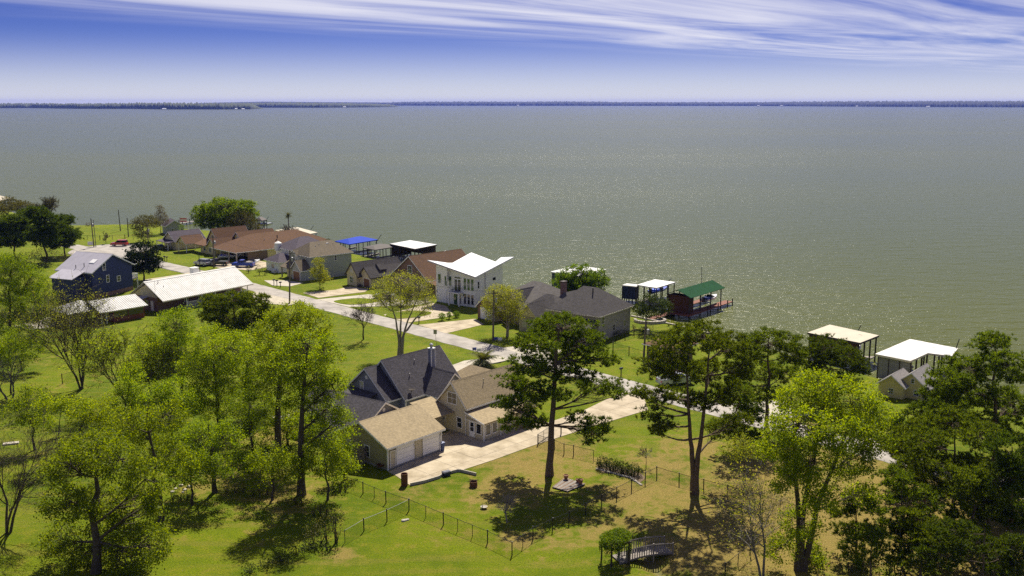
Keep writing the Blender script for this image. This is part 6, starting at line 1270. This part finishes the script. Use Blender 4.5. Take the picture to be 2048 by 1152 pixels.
for lab, px, s in [('terracotta pot at the back of the wooden platform', (1132, 961), 1.0), ('small terracotta pot on the platform, left of a larger one', (1155, 967), .75), ('larger terracotta pot at the platform right corner', (1161, 970), 1.05)]:
    e = put('flower_pot', lab, 'pot', px, 0, 'pots on the platform', .16)
    MB().lathe([(.17*s, 0), (.27*s, .4*s), (.31*s, .42*s), (.31*s, .5*s), (.26*s, .5*s), (.24*s, .42*s), (.02, .4*s)], n=14).build('pot', 'terracotta', e)
    MB().lathe([(.02, .36*s), (.24*s, .4*s), (.05, .44*s)], n=10).build('soil', 'mulch', e)
e = put('garden_ornament', 'small pale dish-shaped garden ornament with thin neck on the lawn', 'ornament', (968, 1017))
MB().lathe([(.05, -.05), (.12, .04), (.3, .16), (.38, .24), (.34, .25), (.22, .18), (.02, .14)], n=16).build('dish', 'stone', e); MB().tube([(-.15, 0, .16), (-.22, 0, .5), (-.12, 0, .62)], .035, 6).build('neck', 'wood_dark', e)
e = put('wheelbarrow', 'reddish wheelbarrow leaning at the garage gable wall', 'wheelbarrow', (762, 938), 50)
MB().add([(-.3, -.25, .35), (.35, -.2, .35), (.35, .2, .35), (-.3, .25, .35), (-.45, -.36, .65), (.5, -.3, .62), (.5, .3, .62), (-.45, .36, .65)], [(3, 2, 1, 0), (0, 1, 5, 4), (1, 2, 6, 5), (2, 3, 7, 6), (3, 0, 4, 7)]).build('tray', 'rust', e)
for s in (-.22, .22): MB().tube([(.7, s*.3, .22), (-.3, s, .38), (-.95, s*1.3, .55)], .03, 5).build('handle', 'wood_brown', e); MB().tube([(-.3, s, .36), (-.35, s, .0)], .025, 5).build('leg', 'black_metal', e)
MB(lambda a_, b_, c_: (.68+a_, c_, .2+b_)).lathe([(.04, -.04), (.2, -.04), (.2, .04), (.04, .04)], n=12).build('wheel', 'rubber', e)
e = put('gas_cylinder', 'dark upright gas cylinder at the garage gable wall', 'cylinder', (741, 926))
MB().lathe([(.2, -.03), (.22, .05), (.22, .85), (.15, 1.0), (.06, 1.04), (.06, 1.14)], n=14).build('tank', 'tote_blue', e); MB().lathe([(.12, 1.02), (.12, 1.16), (.1, 1.16), (.1, 1.02)], n=12).build('collar', 'black_metal', e)
for lab, pxs, m_, nm in [('pale pile of stones on the lawn left of the fence corner', [(811, 1041), (815, 1040), (807, 1042)], 'stone', 'stone_pile'), ('pale rubble heap under the shaded trees at left', [(352, 978), (362, 972), (370, 980), (378, 974), (345, 984), (366, 985)], 'stone', 'stone_pile')]:
    e = put(nm, lab, 'stones', pxs[0]); c = e.location
    for i, q in enumerate(pxs):
        X, Y, _ = G(*q); s = random.uniform(.16, .3); ph = random.uniform(0, 6)
        MB().lathe([(.05, -.08), (s, 0), (s*.9, s*.5), (.05, s*.75)], (X-c[0], Y-c[1], 0), 7).build('stone', m_, e)
e = put('steel_post', 'single black post standing in the left lawn', 'post', (103, 978)); MB().tube([(0, 0, -.2), (0, 0, 1.85)], .06, 6).build('shaft', 'black_metal', e); MB().box(-.09, .09, -.09, .09, 1.83, 1.88).build('cap', 'black_metal', e)
e = put('bollard', 'short black post standing on the driveway by the gate', 'bollard', (1122, 869)); MB().tube([(0, 0, -.2), (0, 0, 1.1)], .08, 7).build('shaft', 'black_metal', e); MB().lathe([(.1, 1.08), (.1, 1.14), (.02, 1.18)], n=8).build('cap', 'black_metal', e)
e = put('stone_slab', 'pale concrete slab lying on the far left lawn', 'slab', (22, 888), 20); MB().box(-.9, .9, -.35, .35, -.05, .18).build('top', 'concrete_pale', e)
o = link('mulch_bed', MB().slab([(*G(*q)[:2], .035) for q in [(1193, 934), (1205, 928), (1240, 934), (1278, 944), (1292, 956), (1280, 966), (1262, 952), (1236, 946), (1205, 946)]], .1).mesh('mulch_bed', 'mulch')); tag(o, kind='structure')
e = put('stone_edging', 'row of edging stones around the mulch bed', 'edging', (1193, 940)); c = e.location
for q in np.concatenate([np.linspace((1193, 938), (1236, 949), 12), np.linspace((1238, 950), (1262, 956), 8), np.linspace((1263, 957), (1282, 970), 8)]):
    X, Y, _ = G(*q); s = random.uniform(.14, .22); MB().lathe([(.03, -.05), (s, 0), (s*.85, s*.55), (.03, s*.8)], (X-c[0], Y-c[1], 0), 6).build('stone', 'stone', e)
# round stone fire ring and seawall at the shore
e = put('stone_fire_ring', 'curved pale stone seating wall on the shore lawn', 'stone wall', (1300, 643)); 
for k in range(16):
    an = R(-185+k*13); o = MB().box(-.36, .36, -.25, .25, -.1, .5).build('stone', 'stone', e); o.location = (2.9*math.cos(an), 2.2*math.sin(an), 0); o.rotation_euler = (0, 0, an+math.pi/2)
e = put('seawall', 'low pale concrete seawall along the grey brick house shore', 'seawall', (1268, 638)); c = e.location
P = [np.array(G(*q, -.3)[:2]) for q in [(1262, 634), (1300, 642), (1351, 653), (1420, 670)]]
for p, q in zip(P[:-1], P[1:]):
    n = int(np.linalg.norm(q-p)/1.6)
    for k in range(n):
        s = p+(q-p)*(k+.5)/n; o = MB().box(-.76, .76, -.2, .2, -1.8, .12+random.uniform(-.04, .04)).build('block', 'concrete_pale', e); o.location = (s[0]-c[0], s[1]-c[1], 0); o.rotation_euler = (0, 0, math.atan2(q[1]-p[1], q[0]-p[0]))
# ================================================================== STREET FURNITURE
def pole(label, base, top, lean=0.0, arm=True, can=True, m_='wood_pole', r_=.16):
    X, Y, _ = G(*base); H = PXY(base[0], top, Y)[2]; e = empty('utility_pole', (X, Y, 0), 0, label, 'utility pole', 'utility poles')
    MB().tube([(0, 0, -.3), (lean*H, 0, H)], [r_*1.15, r_*.8], 8).build('shaft', m_, e)
    if arm: MB().box(lean*H-1.1, lean*H+1.1, -.06, .06, H-.75, H-.62).build('crossarm', m_, e)
    for x in ((-1.0, 0.0, 1.0) if arm else (0.0,)): MB().lathe([(.05, 0), (.07, .08), (.03, .2)], (lean*H+x, 0, H-.64 if arm else H-.02), 8).build('insulator', 'galv', e)
    if can: MB().lathe([(.1, 0), (.24, .04), (.24, .8), (.1, .9)], (lean*H+.38, -.05, H-2.4), 12).build('transformer', 'galv', e)
pole('utility pole on the road edge by the gravel strip', (579, 607), 500, .05); pole('utility pole with transformer before the red brick house', (986, 681), 579, .02); pole('utility pole beside the brown shed near the shore', (1287, 724), 640, .03, False)
pole('utility pole before the ranch carport', (428, 536), 470, .02); pole('utility pole at the far turning circle, left of two', (188, 494), 437, -.03, False, True); pole('thin pole right of the far turning circle pole', (192, 494), 440, -.02, False, False, r_=.1)
pole('tall thin pole by the far left shore', (241, 462), 420, -.03, False, False); pole('shorter pole right of the tall shore pole', (257, 474), 436, 0, False, False); pole('utility pole behind the dark magnolia', (297, 491), 448, 0, False, True)
pole('dark lamp pole behind the white metal roof', (400, 546), 505, 0, False, False, 'black_metal', .1)
def mailbox(label, px, m_='paint_black', hh=1.1):
    e = put('mailbox', label, 'mailbox', px, 40, 'roadside mailboxes'); MB().box(-.06, .06, -.06, .06, -.2, hh).build('post', 'wood_dark', e)
    MB().prism([(-.14, hh), (.14, hh), (.14, hh+.18), (.08, hh+.27), (-.08, hh+.27), (-.14, hh+.18)], -.3, .3).build('box', m_, e); MB().box(-.02, .02, .145, .16, hh+.1, hh+.3).build('flag', 'flag_red', e)
mailbox('bulky black mailbox on the grey house verge', (554, 573), hh=1.3); mailbox('smaller mailbox right of the bulky one', (561, 575)); mailbox('mailbox on thin post left of the bulky one', (548, 570))
mailbox('mailbox on the verge by the white house driveway', (838, 647)); mailbox('black mailbox on the verge beyond the lone pine', (1242, 752)); mailbox('first of two mailboxes on the ranch house verge', (329, 522)); mailbox('second of two mailboxes on the ranch house verge', (334, 523))
e = put('road_sign', 'road sign seen from behind on a thin post by the road', 'sign', (873, 689)); MB().tube([(0, 0, -.2), (-.2, 0, 2.5)], .035, 6).build('post', 'galv', e); MB().box(-.5, .1, -.05, -.02, 1.9, 2.7).build('panel', 'galv', e)
for lab, px, m_ in [('small blue yard sign at the utility pole', (992, 683), 'sign_blue'), ('small white yard sign right of the utility pole', (1000, 684), 'white_paint'), ('small blue yard sign across the road by the palm', (949, 704), 'sign_blue'), ('small white yard sign right of the palm-side blue sign', (958, 706), 'white_paint'), ('white notice board beside the far turning circle', (181, 494), 'white_paint')]:
    e = put('yard_sign', lab, 'sign', px, 15, 'small yard signs'); k = 2.0 if 'notice' in lab else 1.0
    for s in (-.2, .2): MB().tube([(s*k, 0, -.15), (s*k, 0, .35*k)], .02, 5).build('stake', 'galv', e)
    MB().box(-.35*k, .35*k, -.02, .02, .3*k, .8*k).build('panel', m_, e)
e = put('red_planter', 'bright red flowering planter beyond the lone pine', 'planter', (1116, 692)); MB().lathe([(.3, -.05), (.45, .45), (.4, .5)], n=12).build('pot', 'pot_stone', e); MB().lathe([(.1, .45), (.55, .6), (.5, .9), (.1, 1.1)], n=9).build('flowers', 'flower_red', e)
# ================================================================== POWER LINES
def wire(label, p, q, sag):
    (a, ra, la), (b, rb, lb) = p, q; A = np.array(G(*a)); B = np.array(G(*b)); A[2] = PXY(a[0], ra, A[1])[2]-.5; B[2] = PXY(b[0], rb, B[1])[2]-.5; A[0] += la*A[2]; B[0] += lb*B[2]
    pts = [A+(B-A)*t-np.array([0, 0, sag*4*t*(1-t)])-A for t in np.linspace(0, 1, 14)]
    o = MB().tube(pts, .022, 4, False).build('power_line', 'black_metal'); o.location = A; tag(o, label, 'power line', 'power lines along the road')
P1, P2, P3, P4, P5 = ((579, 607), 500, .05), ((986, 681), 579, .02), ((1287, 724), 640, .03), ((428, 536), 470, .02), ((188, 494), 437, -.03)
wire('power line from gravel strip pole to red brick house pole', P1, P2, 1.2); wire('power line from red brick house pole to brown shed pole', P2, P3, .9); wire('power line from ranch pole to gravel strip pole', P4, P1, 1.0); wire('power line from far turning circle pole to ranch pole', P5, P4, 1.4)
